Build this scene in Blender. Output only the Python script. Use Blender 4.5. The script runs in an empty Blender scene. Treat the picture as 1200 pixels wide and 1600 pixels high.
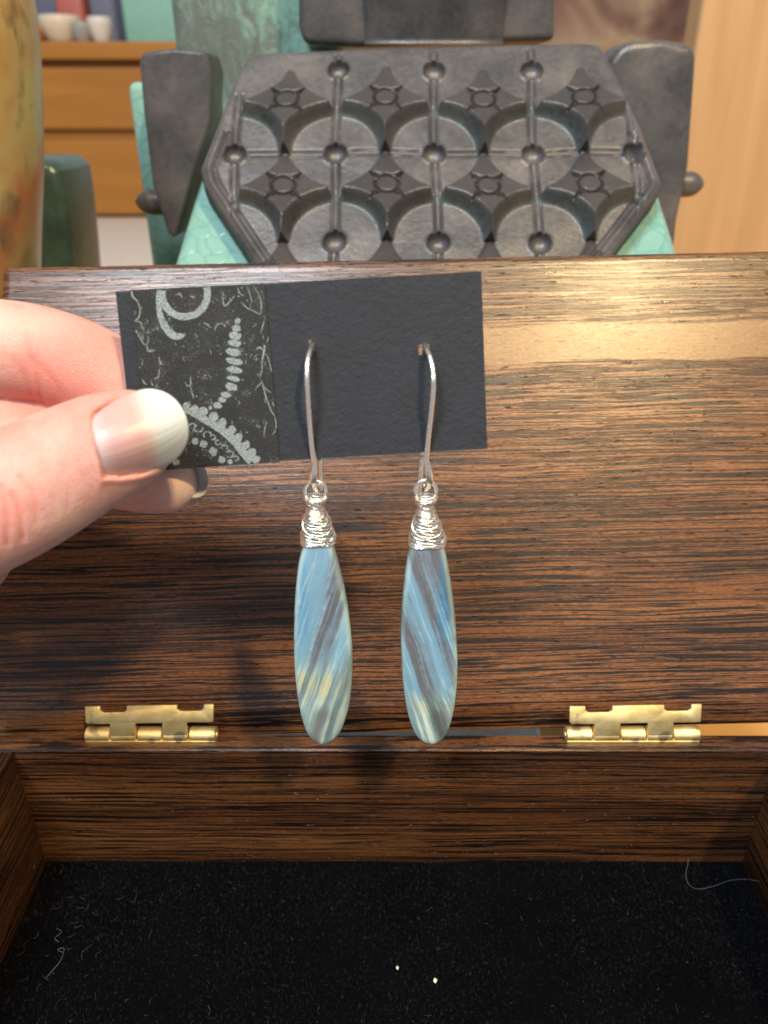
import bpy, bmesh, math, random
import numpy as np
from mathutils import Vector, Matrix, noise as mnoise

# ------------------------------------------------------------------ camera, world, lights
MM = 0.001
CAMZ = 165.0                      # camera height above the table, millimetres
PITCH = math.radians(28.3)
FPX = 1209.0                      # focal length in pixels of a 1200 x 1600 frame
scene = bpy.context.scene
col = scene.collection

cam_d = bpy.data.cameras.new('camera'); cam = bpy.data.objects.new('camera', cam_d); col.objects.link(cam)
cam.location = (0, 0, CAMZ * MM)
cam.rotation_euler = (math.radians(90) - PITCH, 0, 0)
cam_d.sensor_fit = 'VERTICAL'; cam_d.sensor_height = 36; cam_d.sensor_width = 27
cam_d.lens = 36 * FPX / 1600
cam_d.clip_start = 0.01; cam_d.clip_end = 20
cam_d.dof.use_dof = True; cam_d.dof.focus_distance = 0.142; cam_d.dof.aperture_fstop = 21
scene.camera = cam

world = bpy.data.worlds.new('World'); scene.world = world; world.use_nodes = True
wn = world.node_tree.nodes; wl = world.node_tree.links
bg = wn['Background']; bg.inputs['Strength'].default_value = 0.31
bg.inputs['Color'].default_value = (0.86, 0.90, 1.0, 1)

def area_lamp(name, loc, target, size, power, color):
    d = bpy.data.lights.new(name, 'AREA'); d.shape = 'DISK'; d.size = size; d.energy = power; d.color = color
    o = bpy.data.objects.new(name, d); col.objects.link(o); o.location = loc
    o.rotation_euler = (Vector(target) - Vector(loc)).to_track_quat('-Z', 'Y').to_euler()
    return o
LIDC = Vector((0.0, 0.160, 0.090))
area_lamp('warm_ceiling_spot', Vector((0.0538, 0.1857, 0.1287)) + Vector((0.2736, -0.5304, 0.8024)) * 1.35, LIDC, 0.10, 14.0, (1.0, .73, .38))
area_lamp('cool_ceiling_lamp', Vector((-0.0404, 0.1874, 0.1312)) + Vector((-0.2077, -0.5271, 0.8240)) * 1.35, LIDC, 0.42, 16.0, (.88, .94, 1.0))

scene.view_settings.view_transform = 'Standard'; scene.view_settings.look = 'None'
scene.view_settings.exposure = 0.42; scene.view_settings.gamma = 1.0
scene.view_settings.use_curve_mapping = False

# ------------------------------------------------------------------ pixel <-> place helpers (millimetres)
FW = np.array([0, math.cos(PITCH), -math.sin(PITCH)]); UP = np.array([0, math.sin(PITCH), math.cos(PITCH)])
EYE = np.array([0, 0, CAMZ])
def ray(x, y): return np.array([(x - 600) / FPX, 0, 0]) + UP * ((800 - y) / FPX) + FW
def at(x, y, depth): return EYE + ray(x, y) * depth
def at_y(x, y, Y):
    r = ray(x, y); return EYE + r * (Y / r[1])
def at_plane(x, y, P, n):
    r = ray(x, y); return EYE + r * (np.dot(np.asarray(P) - EYE, n) / np.dot(r, n))
def proj(P):
    q = np.asarray(P, float) - EYE; d = q @ FW
    return 600 + FPX * q[..., 0] / d, 800 - FPX * (q @ UP) / d, d

# ------------------------------------------------------------------ object helpers
def tag(o, label=None, cat=None, group=None, kind=None):
    if label: o['label'] = label
    if cat: o['category'] = cat
    if group: o['group'] = group
    if kind: o['kind'] = kind
    return o
def empty(name, base, label=None, cat=None, group=None):
    o = bpy.data.objects.new(name, None); o.empty_display_size = .01; col.objects.link(o)
    o.location = Vector(base) * MM
    return tag(o, label, cat, group)
def base_of(o):
    b = Vector((0, 0, 0))
    while o is not None: b = b + o.location / MM; o = o.parent
    return b
def mk(name, verts, faces, mat, parent=None, origin=None, smooth=True, frame=None, sharp=None):
    """verts in world millimetres (or in the local frame when a 4x4 frame in mm is given)."""
    me = bpy.data.meshes.new(name)
    v = np.asarray(verts, float)
    if frame is None:
        if origin is None: origin = base_of(parent) if parent else v.mean(axis=0)
        v = v - np.asarray(origin, float)
    me.from_pydata((v * MM).tolist(), [], [tuple(map(int, f)) for f in faces]); me.update()
    if smooth:
        me.polygons.foreach_set('use_smooth', [True] * len(me.polygons))
    for m in (mat if isinstance(mat, (list, tuple)) else [mat]): me.materials.append(m)
    o = bpy.data.objects.new(name, me); col.objects.link(o)
    if frame is not None:
        M = frame.copy(); M.translation = M.translation * MM
        if parent: o.parent = parent; M.translation = M.translation - base_of(parent) * MM
        o.matrix_local = M
    elif parent:
        o.parent = parent; o.location = (Vector(origin) - base_of(parent)) * MM
    else: o.location = Vector(origin) * MM
    if sharp:
        me.set_sharp_from_angle(angle=math.radians(sharp))
    return o
def from_bm(bm):
    bm.normal_update()
    bm.verts.index_update(); bm.verts.ensure_lookup_table()
    vs = [v.co[:] for v in bm.verts]; fs = [[v.index for v in f.verts] for f in bm.faces]
    bm.free(); return vs, fs
def box(x0, x1, y0, y1, z0, z1, bev=0, seg=2, jit=0):
    bm = bmesh.new(); bmesh.ops.create_cube(bm, size=1)
    for v in bm.verts:
        v.co = ((x0 + x1) / 2 + v.co.x * (x1 - x0), (y0 + y1) / 2 + v.co.y * (y1 - y0), (z0 + z1) / 2 + v.co.z * (z1 - z0))
    if bev: bmesh.ops.bevel(bm, geom=bm.edges[:], offset=bev, segments=seg, profile=.5, affect='EDGES', clamp_overlap=True)
    return from_bm(bm)
def prism(outline, frame, t0, t1, bev=0, seg=3):
    """outline 2D in frame (x,y); extruded along frame z from t0 to t1. Returns world verts."""
    bm = bmesh.new()
    a = [bm.verts.new((x, y, t1)) for x, y in outline]; b = [bm.verts.new((x, y, t0)) for x, y in outline]
    n = len(a)
    bm.faces.new(a); bm.faces.new(b[::-1])
    for i in range(n): bm.faces.new((a[i], b[i], b[(i + 1) % n], a[(i + 1) % n]))
    bmesh.ops.recalc_face_normals(bm, faces=bm.faces[:])
    if bev: bmesh.ops.bevel(bm, geom=[e for e in bm.edges if e.calc_face_angle(0) > .5], offset=bev, segments=seg, profile=.5, affect='EDGES', clamp_overlap=True)
    if frame is not None: bm.transform(frame)
    return from_bm(bm)
def merge(*vf):
    V, Fc = [], []
    for v, f in vf:
        o = len(V); V += [tuple(p) for p in v]; Fc += [[i + o for i in q] for q in f]
    return V, Fc
def spline(pts, n):
    """Catmull-Rom through rows of pts (any dimension)."""
    P = np.asarray(pts, float); m = len(P)
    P = np.vstack([2 * P[0] - P[1], P, 2 * P[-1] - P[-2]])
    out = []
    for k in range(n):
        t = k / (n - 1) * (m - 1); i = min(int(t), m - 2); u = t - i
        p0, p1, p2, p3 = P[i:i + 4]
        out.append(.5 * (2 * p1 + (p2 - p0) * u + (2 * p0 - 5 * p1 + 4 * p2 - p3) * u * u + (3 * p1 - p0 - 3 * p2 + p3) * u ** 3))
    return np.array(out)
def tube(path, r, seg=10, closed=False, cap=True, flat=None):
    P = np.asarray(path, float); n = len(P)
    r = np.full(n, r) if np.isscalar(r) else np.asarray(r)
    T = (np.roll(P, -1, 0) - np.roll(P, 1, 0)) if closed else np.gradient(P, axis=0)
    T /= np.linalg.norm(T, axis=1)[:, None] + 1e-12
    up = np.array([0, 0, 1.]) if abs(T[0][2]) < .9 else np.array([1., 0, 0])
    N = np.cross(T[0], up); N /= np.linalg.norm(N)
    V = []; Fc = []
    for i in range(n):
        N = N - T[i] * np.dot(N, T[i]); N /= np.linalg.norm(N); B = np.cross(T[i], N)
        for k in range(seg):
            a = 2 * math.pi * k / seg
            q = N * math.cos(a) + B * math.sin(a)
            if flat is not None: q = q * np.array([1, flat[i], 1])
            V.append(P[i] + q * r[i])
    for i in range(n if closed else n - 1):
        j = (i + 1) % n
        for k in range(seg):
            l = (k + 1) % seg
            Fc.append((i * seg + k, i * seg + l, j * seg + l, j * seg + k))
    if cap and not closed:
        Fc.append(tuple(range(seg))[::-1]); Fc.append(tuple((n - 1) * seg + k for k in range(seg)))
    return V, Fc
def frame_of(o, x, y, z):
    M = Matrix.Identity(4)
    for i, a in enumerate((x, y, z)):
        for k in range(3): M[k][i] = a[k]
    M.translation = Vector(o); return M

# ------------------------------------------------------------------ material helpers
class NT:
    def __init__(s, name):
        s.m = bpy.data.materials.new(name); s.m.use_nodes = True
        s.t = s.m.node_tree; s.t.nodes.clear()
        s.out = s.t.nodes.new('ShaderNodeOutputMaterial'); s.b = s.t.nodes.new('ShaderNodeBsdfPrincipled')
        s.t.links.new(s.b.outputs[0], s.out.inputs['Surface'])
    def n(s, typ, ins=None, **kw):
        nd = s.t.nodes.new('ShaderNode' + typ)
        for k, v in kw.items(): setattr(nd, k, v)
        for k, v in (ins or {}).items(): s.set(nd.inputs[k], v)
        return nd
    def set(s, sock, v):
        if hasattr(v, 'bl_idname') and hasattr(v, 'outputs'): v = v.outputs[0]
        if isinstance(v, bpy.types.NodeSocket): s.t.links.new(v, sock)
        else: sock.default_value = v
    def bsdf(s, **kw):
        for k, v in kw.items(): s.set(s.b.inputs[k.replace('_', ' ')], v)
    def math(s, op, a, b=0.0, c=0.0, clamp=False):
        nd = s.n('Math', operation=op, use_clamp=clamp)
        for i, v in enumerate((a, b, c)): s.set(nd.inputs[i], v)
        return nd.outputs[0]
    def ramp(s, fac, stops, interp='LINEAR'):
        nd = s.n('ValToRGB'); cr = nd.color_ramp; cr.interpolation = interp
        while len(cr.elements) < len(stops): cr.elements.new(.5)
        for e, (p, c) in zip(cr.elements, stops):
            e.position = p; e.color = c if len(c) == 4 else (*c, 1)
        s.set(nd.inputs[0], fac); return nd.outputs[0]
    def mapr(s, v, a, b, c=0, d=1, smooth=False):
        nd = s.n('MapRange', interpolation_type='SMOOTHSTEP' if smooth else 'LINEAR', clamp=True)
        for k, q in zip(('Value', 'From Min', 'From Max', 'To Min', 'To Max'), (v, a, b, c, d)): s.set(nd.inputs[k], q)
        return nd.outputs[0]
    def mix(s, fac, a, b, mode='MIX'):
        nd = s.n('Mix', data_type='RGBA', blend_type=mode)
        s.set(nd.inputs[0], fac); s.set(nd.inputs[6], a if not isinstance(a, tuple) or len(a) == 4 else (*a, 1))
        s.set(nd.inputs[7], b if not isinstance(b, tuple) or len(b) == 4 else (*b, 1)); return nd.outputs[2]
    def coords(s):
        """object coordinates in millimetres -> (vector, x, y, z)"""
        tc = s.n('TexCoord'); v = s.n('VectorMath', operation='SCALE', ins={0: tc.outputs['Object'], 'Scale': 1000.0}).outputs[0]
        sp = s.n('SeparateXYZ', ins={0: v})
        return v, sp.outputs[0], sp.outputs[1], sp.outputs[2]
    def vec(s, x, y, z):
        return s.n('CombineXYZ', ins={0: x, 1: y, 2: z}).outputs[0]
    def noise(s, v, scale=1., detail=2., rough=.5, dist=0.):
        return s.n('TexNoise', ins={'Vector': v, 'Scale': scale, 'Detail': detail, 'Roughness': rough, 'Distortion': dist}).outputs[0]
    def bump(s, h, strength=1., dist=.0001, normal=None):
        nd = s.n('Bump', ins={'Height': h, 'Strength': strength, 'Distance': dist})
        if normal is not None: s.set(nd.inputs['Normal'], normal)
        return nd.outputs[0]

def simple(name, color, rough=.5, metal=0., nscale=.3, namt=.12, bump=0., bscale=2., **kw):
    t = NT(name); v, x, y, z = t.coords()
    n = t.noise(v, nscale, 4, .6)
    k = t.mapr(n, .3, .7, 1 - namt, 1 + namt)
    c = t.n('VectorMath', operation='SCALE', ins={0: color[:3], 'Scale': k}).outputs[0]
    t.bsdf(Base_Color=c, Roughness=t.mapr(t.noise(v, nscale * 2.3, 3), .3, .7, rough * .85, rough * 1.15), Metallic=metal)
    if bump: t.bsdf(Normal=t.bump(t.noise(v, bscale, 4, .6), 1.0, bump * MM))
    for k, q in kw.items(): t.set(t.b.inputs[k.replace('_', ' ')], q)
    return t.m

def wenge(name, axis, sap=None, density=1.0, seed=0.0, main=1, tone=1.0):
    """dark striped wood; axis = grain direction of the local frame (0, 1 or 2)"""
    t = NT(name); v, x, y, z = t.coords()
    xyz = [x, y, z]; g = xyz[axis]; a = xyz[main]; b = xyz[3 - axis - main]
    warp = t.math('MULTIPLY', t.math('SUBTRACT', t.noise(t.vec(t.math('MULTIPLY', g, .022), t.math('MULTIPLY_ADD', a, .10, seed), t.math('MULTIPLY', b, .1)), 1, 2, .5), .5), 2.0)
    aw = t.math('ADD', a, warp)
    big = t.noise(t.vec(t.math('MULTIPLY', g, .006), t.math('MULTIPLY_ADD', aw, .11, seed), t.math('MULTIPLY', b, .1)), 1, 2)
    s1 = t.noise(t.vec(t.math('MULTIPLY', g, .021), t.math('MULTIPLY_ADD', aw, 1.75 * density, seed), t.math('MULTIPLY', b, .6)), 1, 2.0, .6)
    s2 = t.noise(t.vec(t.math('MULTIPLY', g, .06), t.math('MULTIPLY_ADD', aw, 3.6 * density, seed), t.math('MULTIPLY', b, 2.)), 1, 3, .6)
    s = t.math('ADD', t.math('MULTIPLY_ADD', s2, .70, t.math('MULTIPLY', s1, .86)), t.math('MULTIPLY', t.math('SUBTRACT', big, .5), .07))
    stripe = t.mapr(s, .752, .800, 0, 1, True)              # 1 = light tissue, 0 = black line
    # short vessels: dashes along the grain
    ves = t.noise(t.vec(t.math('MULTIPLY', g, .24), t.math('MULTIPLY_ADD', a, 1.7, seed), t.math('MULTIPLY', b, 1.7)), 1, 2, .5)
    pit = t.mapr(ves, .655, .70, 0, 1, True)
    fine = t.noise(t.vec(t.math('MULTIPLY', g, .6), t.math('MULTIPLY', a, 5.), t.math('MULTIPLY', b, 5.)), 1, 3, .6)
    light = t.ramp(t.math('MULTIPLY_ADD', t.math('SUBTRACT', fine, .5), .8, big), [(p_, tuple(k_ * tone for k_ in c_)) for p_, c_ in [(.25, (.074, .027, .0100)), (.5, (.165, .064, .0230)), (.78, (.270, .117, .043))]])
    c = t.mix(stripe, (.0085, .0050, .0038), light)
    if sap:
        px, py0, py1, edge = sap                              # pale sapwood streak: |y| window, from x = px onwards
        wob = t.math('ADD', y, t.math('MULTIPLY', t.math('SUBTRACT', t.noise(t.vec(t.math('MULTIPLY', x, .05), 3.3, 0), 1, 2), .5), 2.2))
        m = t.math('MULTIPLY', t.math('MULTIPLY', t.mapr(wob, py0, py0 + .5, 0, 1, True), t.mapr(wob, py1 - .7, py1, 1, 0, True)), t.mapr(x, px, px + edge, 0, 1, True))
        sc = t.ramp(t.math('MULTIPLY_ADD', t.math('SUBTRACT', s2, .5), .7, fine), [(.3, (.16, .080, .029)), (.7, (.265, .145, .058))])
        # paler, less striped wood above the streak
        m2 = t.math('MULTIPLY', t.math('MULTIPLY', t.mapr(wob, py1 - .5, py1 + 1, 0, 1, True), t.mapr(x, px, px + edge * 1.4, 0, 1, True)), t.math('MULTIPLY_ADD', stripe, .35, .12))
        c = t.mix(m2, c, t.mix(.35, sc, (.12, .06, .03)))
        c = t.mix(m, c, sc)
        pit = t.math('MULTIPLY', pit, t.math('MULTIPLY_ADD', m, -.85, 1.0))
        stripe = t.math('MAXIMUM', stripe, m)
    c = t.mix(t.math('MULTIPLY', pit, .75), c, (.016, .007, .005))
    h = t.math('ADD', t.math('MULTIPLY', stripe, .30), t.math('MULTIPLY_ADD', fine, .35, t.math('MULTIPLY', pit, -1.2)))
    orange = t.noise(v, 3.5, 2, .5)
    h = t.math('MULTIPLY_ADD', orange, .18, h)
    t.bsdf(Base_Color=c, Roughness=t.math('SUBTRACT', t.math('ADD', t.math('MULTIPLY_ADD', fine, .14, .21), t.math('MULTIPLY_ADD', stripe, -.07, .06)), t.math('MULTIPLY', pit, .18)), Normal=t.bump(h, 1.0, .00009))
    t.b.inputs['Specular IOR Level'].default_value = .46
    t.b.inputs['Coat Weight'].default_value = .08; t.b.inputs['Coat Roughness'].default_value = .20
    return t.m

def felt_mat():
    t = NT('black_felt'); v, x, y, z = t.coords()
    n = t.noise(v, .08, 4, .6)
    t.bsdf(Base_Color=t.ramp(n, [(.3, (.0009, .0010, .0016)), (.7, (.0020, .0021, .0032))]), Roughness=.95)
    t.b.inputs['Specular IOR Level'].default_value = .05
    t.bsdf(Normal=t.bump(t.noise(v, 3., 3, .7), 1, .0004))
    return t.m

def card_mat(base=(.0125, .0160, .0235), name='black_cardstock'):
    t = NT(name); v, x, y, z = t.coords()
    fib = t.noise(v, 1.1, 5, .7, 1.0); n2 = t.noise(v, .12, 3)
    k = t.mapr(t.math('MULTIPLY_ADD', fib, .6, t.math('MULTIPLY', n2, .4)), .3, .7, .72, 1.35)
    c = t.n('VectorMath', operation='SCALE', ins={0: base, 'Scale': k}).outputs[0]
    spk = t.mapr(t.noise(v, 5.5, 1), .80, .84, 0, 1)
    c = t.mix(t.math('MULTIPLY', spk, .35), c, (.25, .26, .28))
    t.bsdf(Base_Color=c, Roughness=.72, Normal=t.bump(t.math('MULTIPLY_ADD', t.noise(v, .8, 5, .72), 1.0, t.math('MULTIPLY', fib, .6)), 1, .00022))
    return t.m

def strip_mat():
    t = NT('printed_black_paper'); v, x, y, z = t.coords()
    sp = t.noise(v, 5.5, 4, .75); big = t.noise(v, .22, 3, .6)
    th = t.math('MULTIPLY_ADD', big, -.24, .69)
    m = t.mapr(t.math('SUBTRACT', sp, th), 0, .07, 0, 1)
    worm = t.math('ABSOLUTE', t.math('SUBTRACT', t.noise(v, .75, 2, .5, 1.4), .5))
    wm = t.math('MULTIPLY', t.mapr(worm, .010, .030, 1, 0), t.mapr(t.noise(t.vec(t.math('ADD', x, 40), y, z), .34, 2), .56, .68))
    m = t.math('MAXIMUM', t.math('MULTIPLY', m, .5), t.math('MULTIPLY', wm, t.mapr(sp, .38, .6)))
    c = t.mix(m, (.0058, .0068, .0080), (.17, .20, .20))
    rust = t.mapr(t.noise(v, .16, 2), .66, .74)
    c = t.mix(t.math('MULTIPLY', rust, .3), c, (.09, .055, .035))
    t.bsdf(Base_Color=c, Roughness=.62, Normal=t.bump(sp, 1, .0001))
    return t.m
def ink_mat():
    t = NT('pale_ink'); v, x, y, z = t.coords()
    sp = t.noise(v, 4.2, 4, .7)
    c = t.mix(t.mapr(sp, .36, .56), (.05, .058, .06), (.27, .325, .325))
    t.bsdf(Base_Color=c, Roughness=.6); return t.m

def silver():
    t = NT('polished_silver'); v, x, y, z = t.coords()
    n = t.noise(v, .9, 3)
    t.bsdf(Base_Color=(.93, .89, .83, 1), Metallic=1.0, Roughness=t.mapr(n, .3, .7, .22, .34), Normal=t.bump(t.noise(v, 1.6, 2), 1, .00006))
    return t.m
def brass():
    t = NT('brass'); v, x, y, z = t.coords()
    n = t.noise(v, .28, 3, .6); spot = t.mapr(t.noise(v, .22, 1), .64, .70)
    c = t.mix(t.mapr(n, .35, .65), (.86, .66, .27), (.95, .80, .44))
    c = t.mix(t.math('MULTIPLY', spot, .75), c, (.36, .31, .22))
    t.bsdf(Base_Color=c, Metallic=1.0, Roughness=t.math('MULTIPLY_ADD', n, .25, .36), Normal=t.bump(t.noise(v, 5., 3, .6), 1, .00008))
    return t.m

def stone_mat(name, mirror, seed, yellow):
    """banded translucent calcite; local x across, z along, origin at the drop's centre (length about 44 mm)"""
    t = NT(name); v, x, y, z = t.coords()
    xm = t.math('MULTIPLY', x, mirror)
    warp = t.math('MULTIPLY', t.math('SUBTRACT', t.noise(v, .10, 2), .5), 1.1)
    c = t.math('ADD', t.math('MULTIPLY_ADD', z, -.29, t.math('MULTIPLY', xm, .96)), warp)      # across the bands
    l = t.math('MULTIPLY_ADD', z, .96, t.math('MULTIPLY', xm, .29))
    bandv = t.vec(t.math('ADD', c, seed), t.math('MULTIPLY', l, .035), t.math('MULTIPLY', y, .25))
    b1 = t.noise(bandv, .26, 2, .45); b2 = t.noise(bandv, 1.7, 4, .7); cloud = t.noise(v, .55, 4, .65)
    ln = t.math('ABSOLUTE', t.math('SUBTRACT', t.noise(bandv, .62, 2.5, .55), .5))
    line = t.math('MULTIPLY', t.mapr(ln, .004, .030, 1, 0, True), t.mapr(t.math('MULTIPLY_ADD', cloud, .5, t.math('MULTIPLY', b2, .5)), .36, .56, .15, 1))
    s = t.math('MULTIPLY_ADD', b2, .22, t.math('MULTIPLY_ADD', cloud, .10, t.math('MULTIPLY', b1, .9)))
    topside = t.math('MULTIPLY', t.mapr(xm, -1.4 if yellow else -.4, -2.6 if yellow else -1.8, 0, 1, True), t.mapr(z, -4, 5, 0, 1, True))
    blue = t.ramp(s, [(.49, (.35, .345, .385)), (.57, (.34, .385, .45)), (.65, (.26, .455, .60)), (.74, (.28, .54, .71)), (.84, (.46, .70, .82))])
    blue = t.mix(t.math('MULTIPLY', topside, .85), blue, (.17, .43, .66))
    blue = t.mix(t.math('MULTIPLY', line, .55), blue, (.58, .80, .92))
    zz = t.math('ADD', z, t.math('MULTIPLY', t.math('SUBTRACT', b2, .5), 7.0))
    zz = t.math('ADD', zz, t.math('MULTIPLY', t.math('SUBTRACT', cloud, .5), 6.0))
    low = t.mapr(zz, -3.0 if yellow else -10.0, -8.5 if yellow else -13.5, 0, 1, True)
    b3 = t.noise(t.vec(t.math('ADD', c, seed + 9), t.math('MULTIPLY', l, .03), 0), 1.1, 4, .68)
    mint = t.ramp(b3, [(.36, (.28, .33, .35)), (.47, (.32, .46, .48)), (.54, (.48, .67, .64)), (.62, (.72, .86, .76)), (.75, (.84, .92, .80))])
    ymask = t.math('MULTIPLY', t.mapr(b3, .47, .60), t.mapr(t.math('ABSOLUTE', t.math('ADD', zz, 10.0 if yellow else 14.5)), .8, 4.0 if yellow else 2., .75 if yellow else .3, 0, True))
    mint = t.mix(ymask, mint, (.80, .66, .24))
    # clear window near the tip
    win = t.math('MULTIPLY', t.mapr(t.math('ABSOLUTE', t.math('ADD', t.math('SUBTRACT', c, 4.4 if yellow else 3.0), 0)), .6, 1.6, 1, 0, True), t.mapr(z, -14, -17, 0, 1, True))
    mint = t.mix(t.math('MULTIPLY', win, .8), mint, (.20, .21, .22))
    colr = t.mix(low, blue, mint)
    # frosty specks and fine scratches
    speck = t.mapr(t.noise(v, 4.5, 2), .70, .78)
    colr = t.mix(t.math('MULTIPLY', speck, t.math('MULTIPLY_ADD', low, .45, .12)), colr, (.62, .72, .70))
    dark = t.mapr(s, .54, .66, 1, 0, True)
    tr = t.math('MULTIPLY', t.math('MULTIPLY_ADD', dark, .45, .14), t.math('MULTIPLY_ADD', low, -.25, 1.0))
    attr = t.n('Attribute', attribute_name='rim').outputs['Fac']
    colr = t.mix(t.math('MULTIPLY', attr, .85), colr, (.62, .93, .92))  # light gathering in the bevelled edge, painted into the colour as pale aqua
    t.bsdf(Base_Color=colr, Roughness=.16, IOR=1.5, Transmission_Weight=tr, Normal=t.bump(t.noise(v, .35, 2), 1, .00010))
    t.b.inputs['Subsurface Weight'].default_value = .6
    t.b.inputs['Subsurface Radius'].default_value = (1., 1.2, 1.2); t.b.inputs['Subsurface Scale'].default_value = .0022
    t.b.inputs['Coat Weight'].default_value = .8; t.b.inputs['Coat Roughness'].default_value = .04
    return t.m

def skin_mat():
    t = NT('skin'); v, x, y, z = t.coords()
    red = t.n('Attribute', attribute_name='redness').outputs['Fac']
    pale = t.n('Attribute', attribute_name='pale').outputs['Fac']
    n1 = t.noise(v, .16, 4, .6); n2 = t.noise(v, .9, 3, .6)
    base = t.ramp(t.math('MULTIPLY_ADD', t.math('SUBTRACT', n2, .5), .35, n1), [(.3, (.55, .285, .235)), (.5, (.62, .355, .30)), (.7, (.66, .42, .36))])
    base = t.mix(t.math('MULTIPLY', red, .9), base, (.66, .22, .175))
    base = t.mix(pale, base, (.72, .55, .44))
    # skin cells, fine creases
    vor = t.n('TexVoronoi', ins={'Vector': t.n('VectorMath', operation='MULTIPLY', ins={0: v, 1: (1.0, 1.0, 1.0)}).outputs[0], 'Scale': 2.3}, feature='DISTANCE_TO_EDGE').outputs[0]
    fold = t.noise(v, 1.7, 4, .7, .6)
    pr = t.n('Attribute', attribute_name='print').outputs['Fac']
    ph = t.n('Attribute', attribute_name='printphase').outputs['Fac']
    ridge = t.math('MULTIPLY', t.math('SINE', t.math('MULTIPLY_ADD', t.noise(v, .35, 2), 5.0, ph)), pr)
    h = t.math('ADD', t.math('MULTIPLY', t.mapr(vor, 0, .25), .30), t.math('MULTIPLY', fold, .6))
    h = t.math('MULTIPLY_ADD', ridge, .13, h)
    t.bsdf(Base_Color=base, Roughness=t.mapr(n2, .3, .7, .42, .58), Normal=t.bump(h, 1, .00013))
    t.b.inputs['Subsurface Weight'].default_value = .42
    t.b.inputs['Subsurface Radius'].default_value = (1.0, .33, .18); t.b.inputs['Subsurface Scale'].default_value = .0020
    t.b.inputs['Specular IOR Level'].default_value = .38
    return t.m
def nail_mat():
    t = NT('finger_nail')
    s = t.n('Attribute', attribute_name='along').outputs['Fac']; q = t.n('Attribute', attribute_name='across').outputs['Fac']
    v, x, y, z = t.coords()
    w = t.math('ADD', s, t.math('MULTIPLY', t.math('SUBTRACT', t.noise(v, .35, 2), .5), .06))
    w = t.math('ADD', w, t.math('MULTIPLY', t.math('MULTIPLY', q, q), .06))
    c = t.ramp(w, [(.0, (.50, .29, .26)), (.04, (.56, .42, .415)), (.10, (.55, .385, .38)), (.18, (.54, .33, .315)), (.48, (.56, .34, .305)), (.57, (.57, .42, .375)), (.63, (.57, .53, .47)), (.72, (.56, .585, .545)), (1., (.56, .60, .57))])
    lines = t.noise(t.vec(t.math('MULTIPLY', q, 7.0), t.math('MULTIPLY', s, .4), 0), 1, 3, .6)
    t.bsdf(Base_Color=c, Roughness=.34, Normal=t.bump(lines, 1, .00014))
    t.b.inputs['Specular IOR Level'].default_value = .35; t.b.inputs['Subsurface Weight'].default_value = .3; t.b.inputs['Subsurface Radius'].default_value = (1., .6, .4); t.b.inputs['Subsurface Scale'].default_value = .001
    return t.m

def clay_mat():
    t = NT('dark_stoneware'); v, x, y, z = t.coords()
    n = t.noise(v, .055, 4, .6); f = t.noise(v, .5, 5, .65)
    c = t.ramp(t.math('MULTIPLY_ADD', t.math('SUBTRACT', f, .5), .25, n), [(.28, (.036, .038, .043)), (.5, (.074, .072, .075)), (.75, (.130, .115, .108))])
    teal = t.n('Attribute', attribute_name='glaze').outputs['Fac']
    c = t.mix(t.math('MULTIPLY', teal, t.mapr(f, .35, .6)), c, (.085, .14, .135))
    st = t.n('Attribute', attribute_name='startone').outputs['Fac']
    c = t.mix(t.math('MULTIPLY', st, .75), c, (.040, .036, .034))
    t.bsdf(Base_Color=c, Roughness=t.mapr(f, .3, .7, .26, .40), Normal=t.bump(t.math('MULTIPLY_ADD', t.noise(v, 1.8, 3), .4, f), 1, .00016))
    return t.m
def glaze_mat():
    t = NT('teal_crackle_glaze'); v, x, y, z = t.coords()
    d = t.n('VectorMath', operation='ADD', ins={0: v, 1: t.n('VectorMath', operation='SCALE', ins={0: t.n('TexNoise', ins={'Vector': v, 'Scale': .12}).outputs[1], 'Scale': 6.0}).outputs[0]}).outputs[0]
    e = t.n('TexVoronoi', ins={'Vector': d, 'Scale': .16}, feature='DISTANCE_TO_EDGE').outputs[0]
    n = t.noise(v, .06, 4)
    c = t.mix(t.mapr(n, .3, .7), (.17, .36, .32), (.26, .47, .41))
    c = t.mix(t.mapr(e, .02, .07, .6, 0), c, (.12, .30, .28))
    t.bsdf(Base_Color=c, Roughness=.16, Normal=t.bump(t.mapr(e, 0, .06), .5, .0001))
    return t.m
def mottle_mat():
    t = NT('mottled_green_slip'); v, x, y, z = t.coords()
    n = t.noise(v, .020, 4, .6, .6); f = t.noise(t.n('VectorMath', operation='MULTIPLY', ins={0: v, 1: (1, 1, .45)}).outputs[0], .22, 5, .7, 1.)
    m = t.mapr(t.math('MULTIPLY_ADD', t.math('SUBTRACT', f, .5), .8, t.math('ADD', t.mapr(x, -28, 18, -.16, .17), n)), .28, .70, 0, 1, True)
    c = t.mix(m, (.10, .125, .11), (.19, .36, .29))
    t.bsdf(Base_Color=c, Roughness=.6, Normal=t.bump(f, 1, .001))
    return t.m
def jar_mat():
    t = NT('painted_yellow_glaze'); v, x, y, z = t.coords()
    n = t.noise(v, .030, 3, .55); f = t.noise(v, .075, 3, .5, .3)
    c = t.ramp(t.math('MULTIPLY_ADD', t.mapr(z, 170, 100), .30, t.math('MULTIPLY', n, .75)), [(.26, (.66, .54, .19)), (.40, (.60, .40, .13)), (.50, (.55, .17, .05)), (.60, (.46, .26, .08)), (.74, (.13, .09, .03))])
    c = t.mix(t.mapr(f, .56, .72, 0, .8), c, (.10, .065, .03))
    t.bsdf(Base_Color=c, Roughness=.3); return t.m
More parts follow.
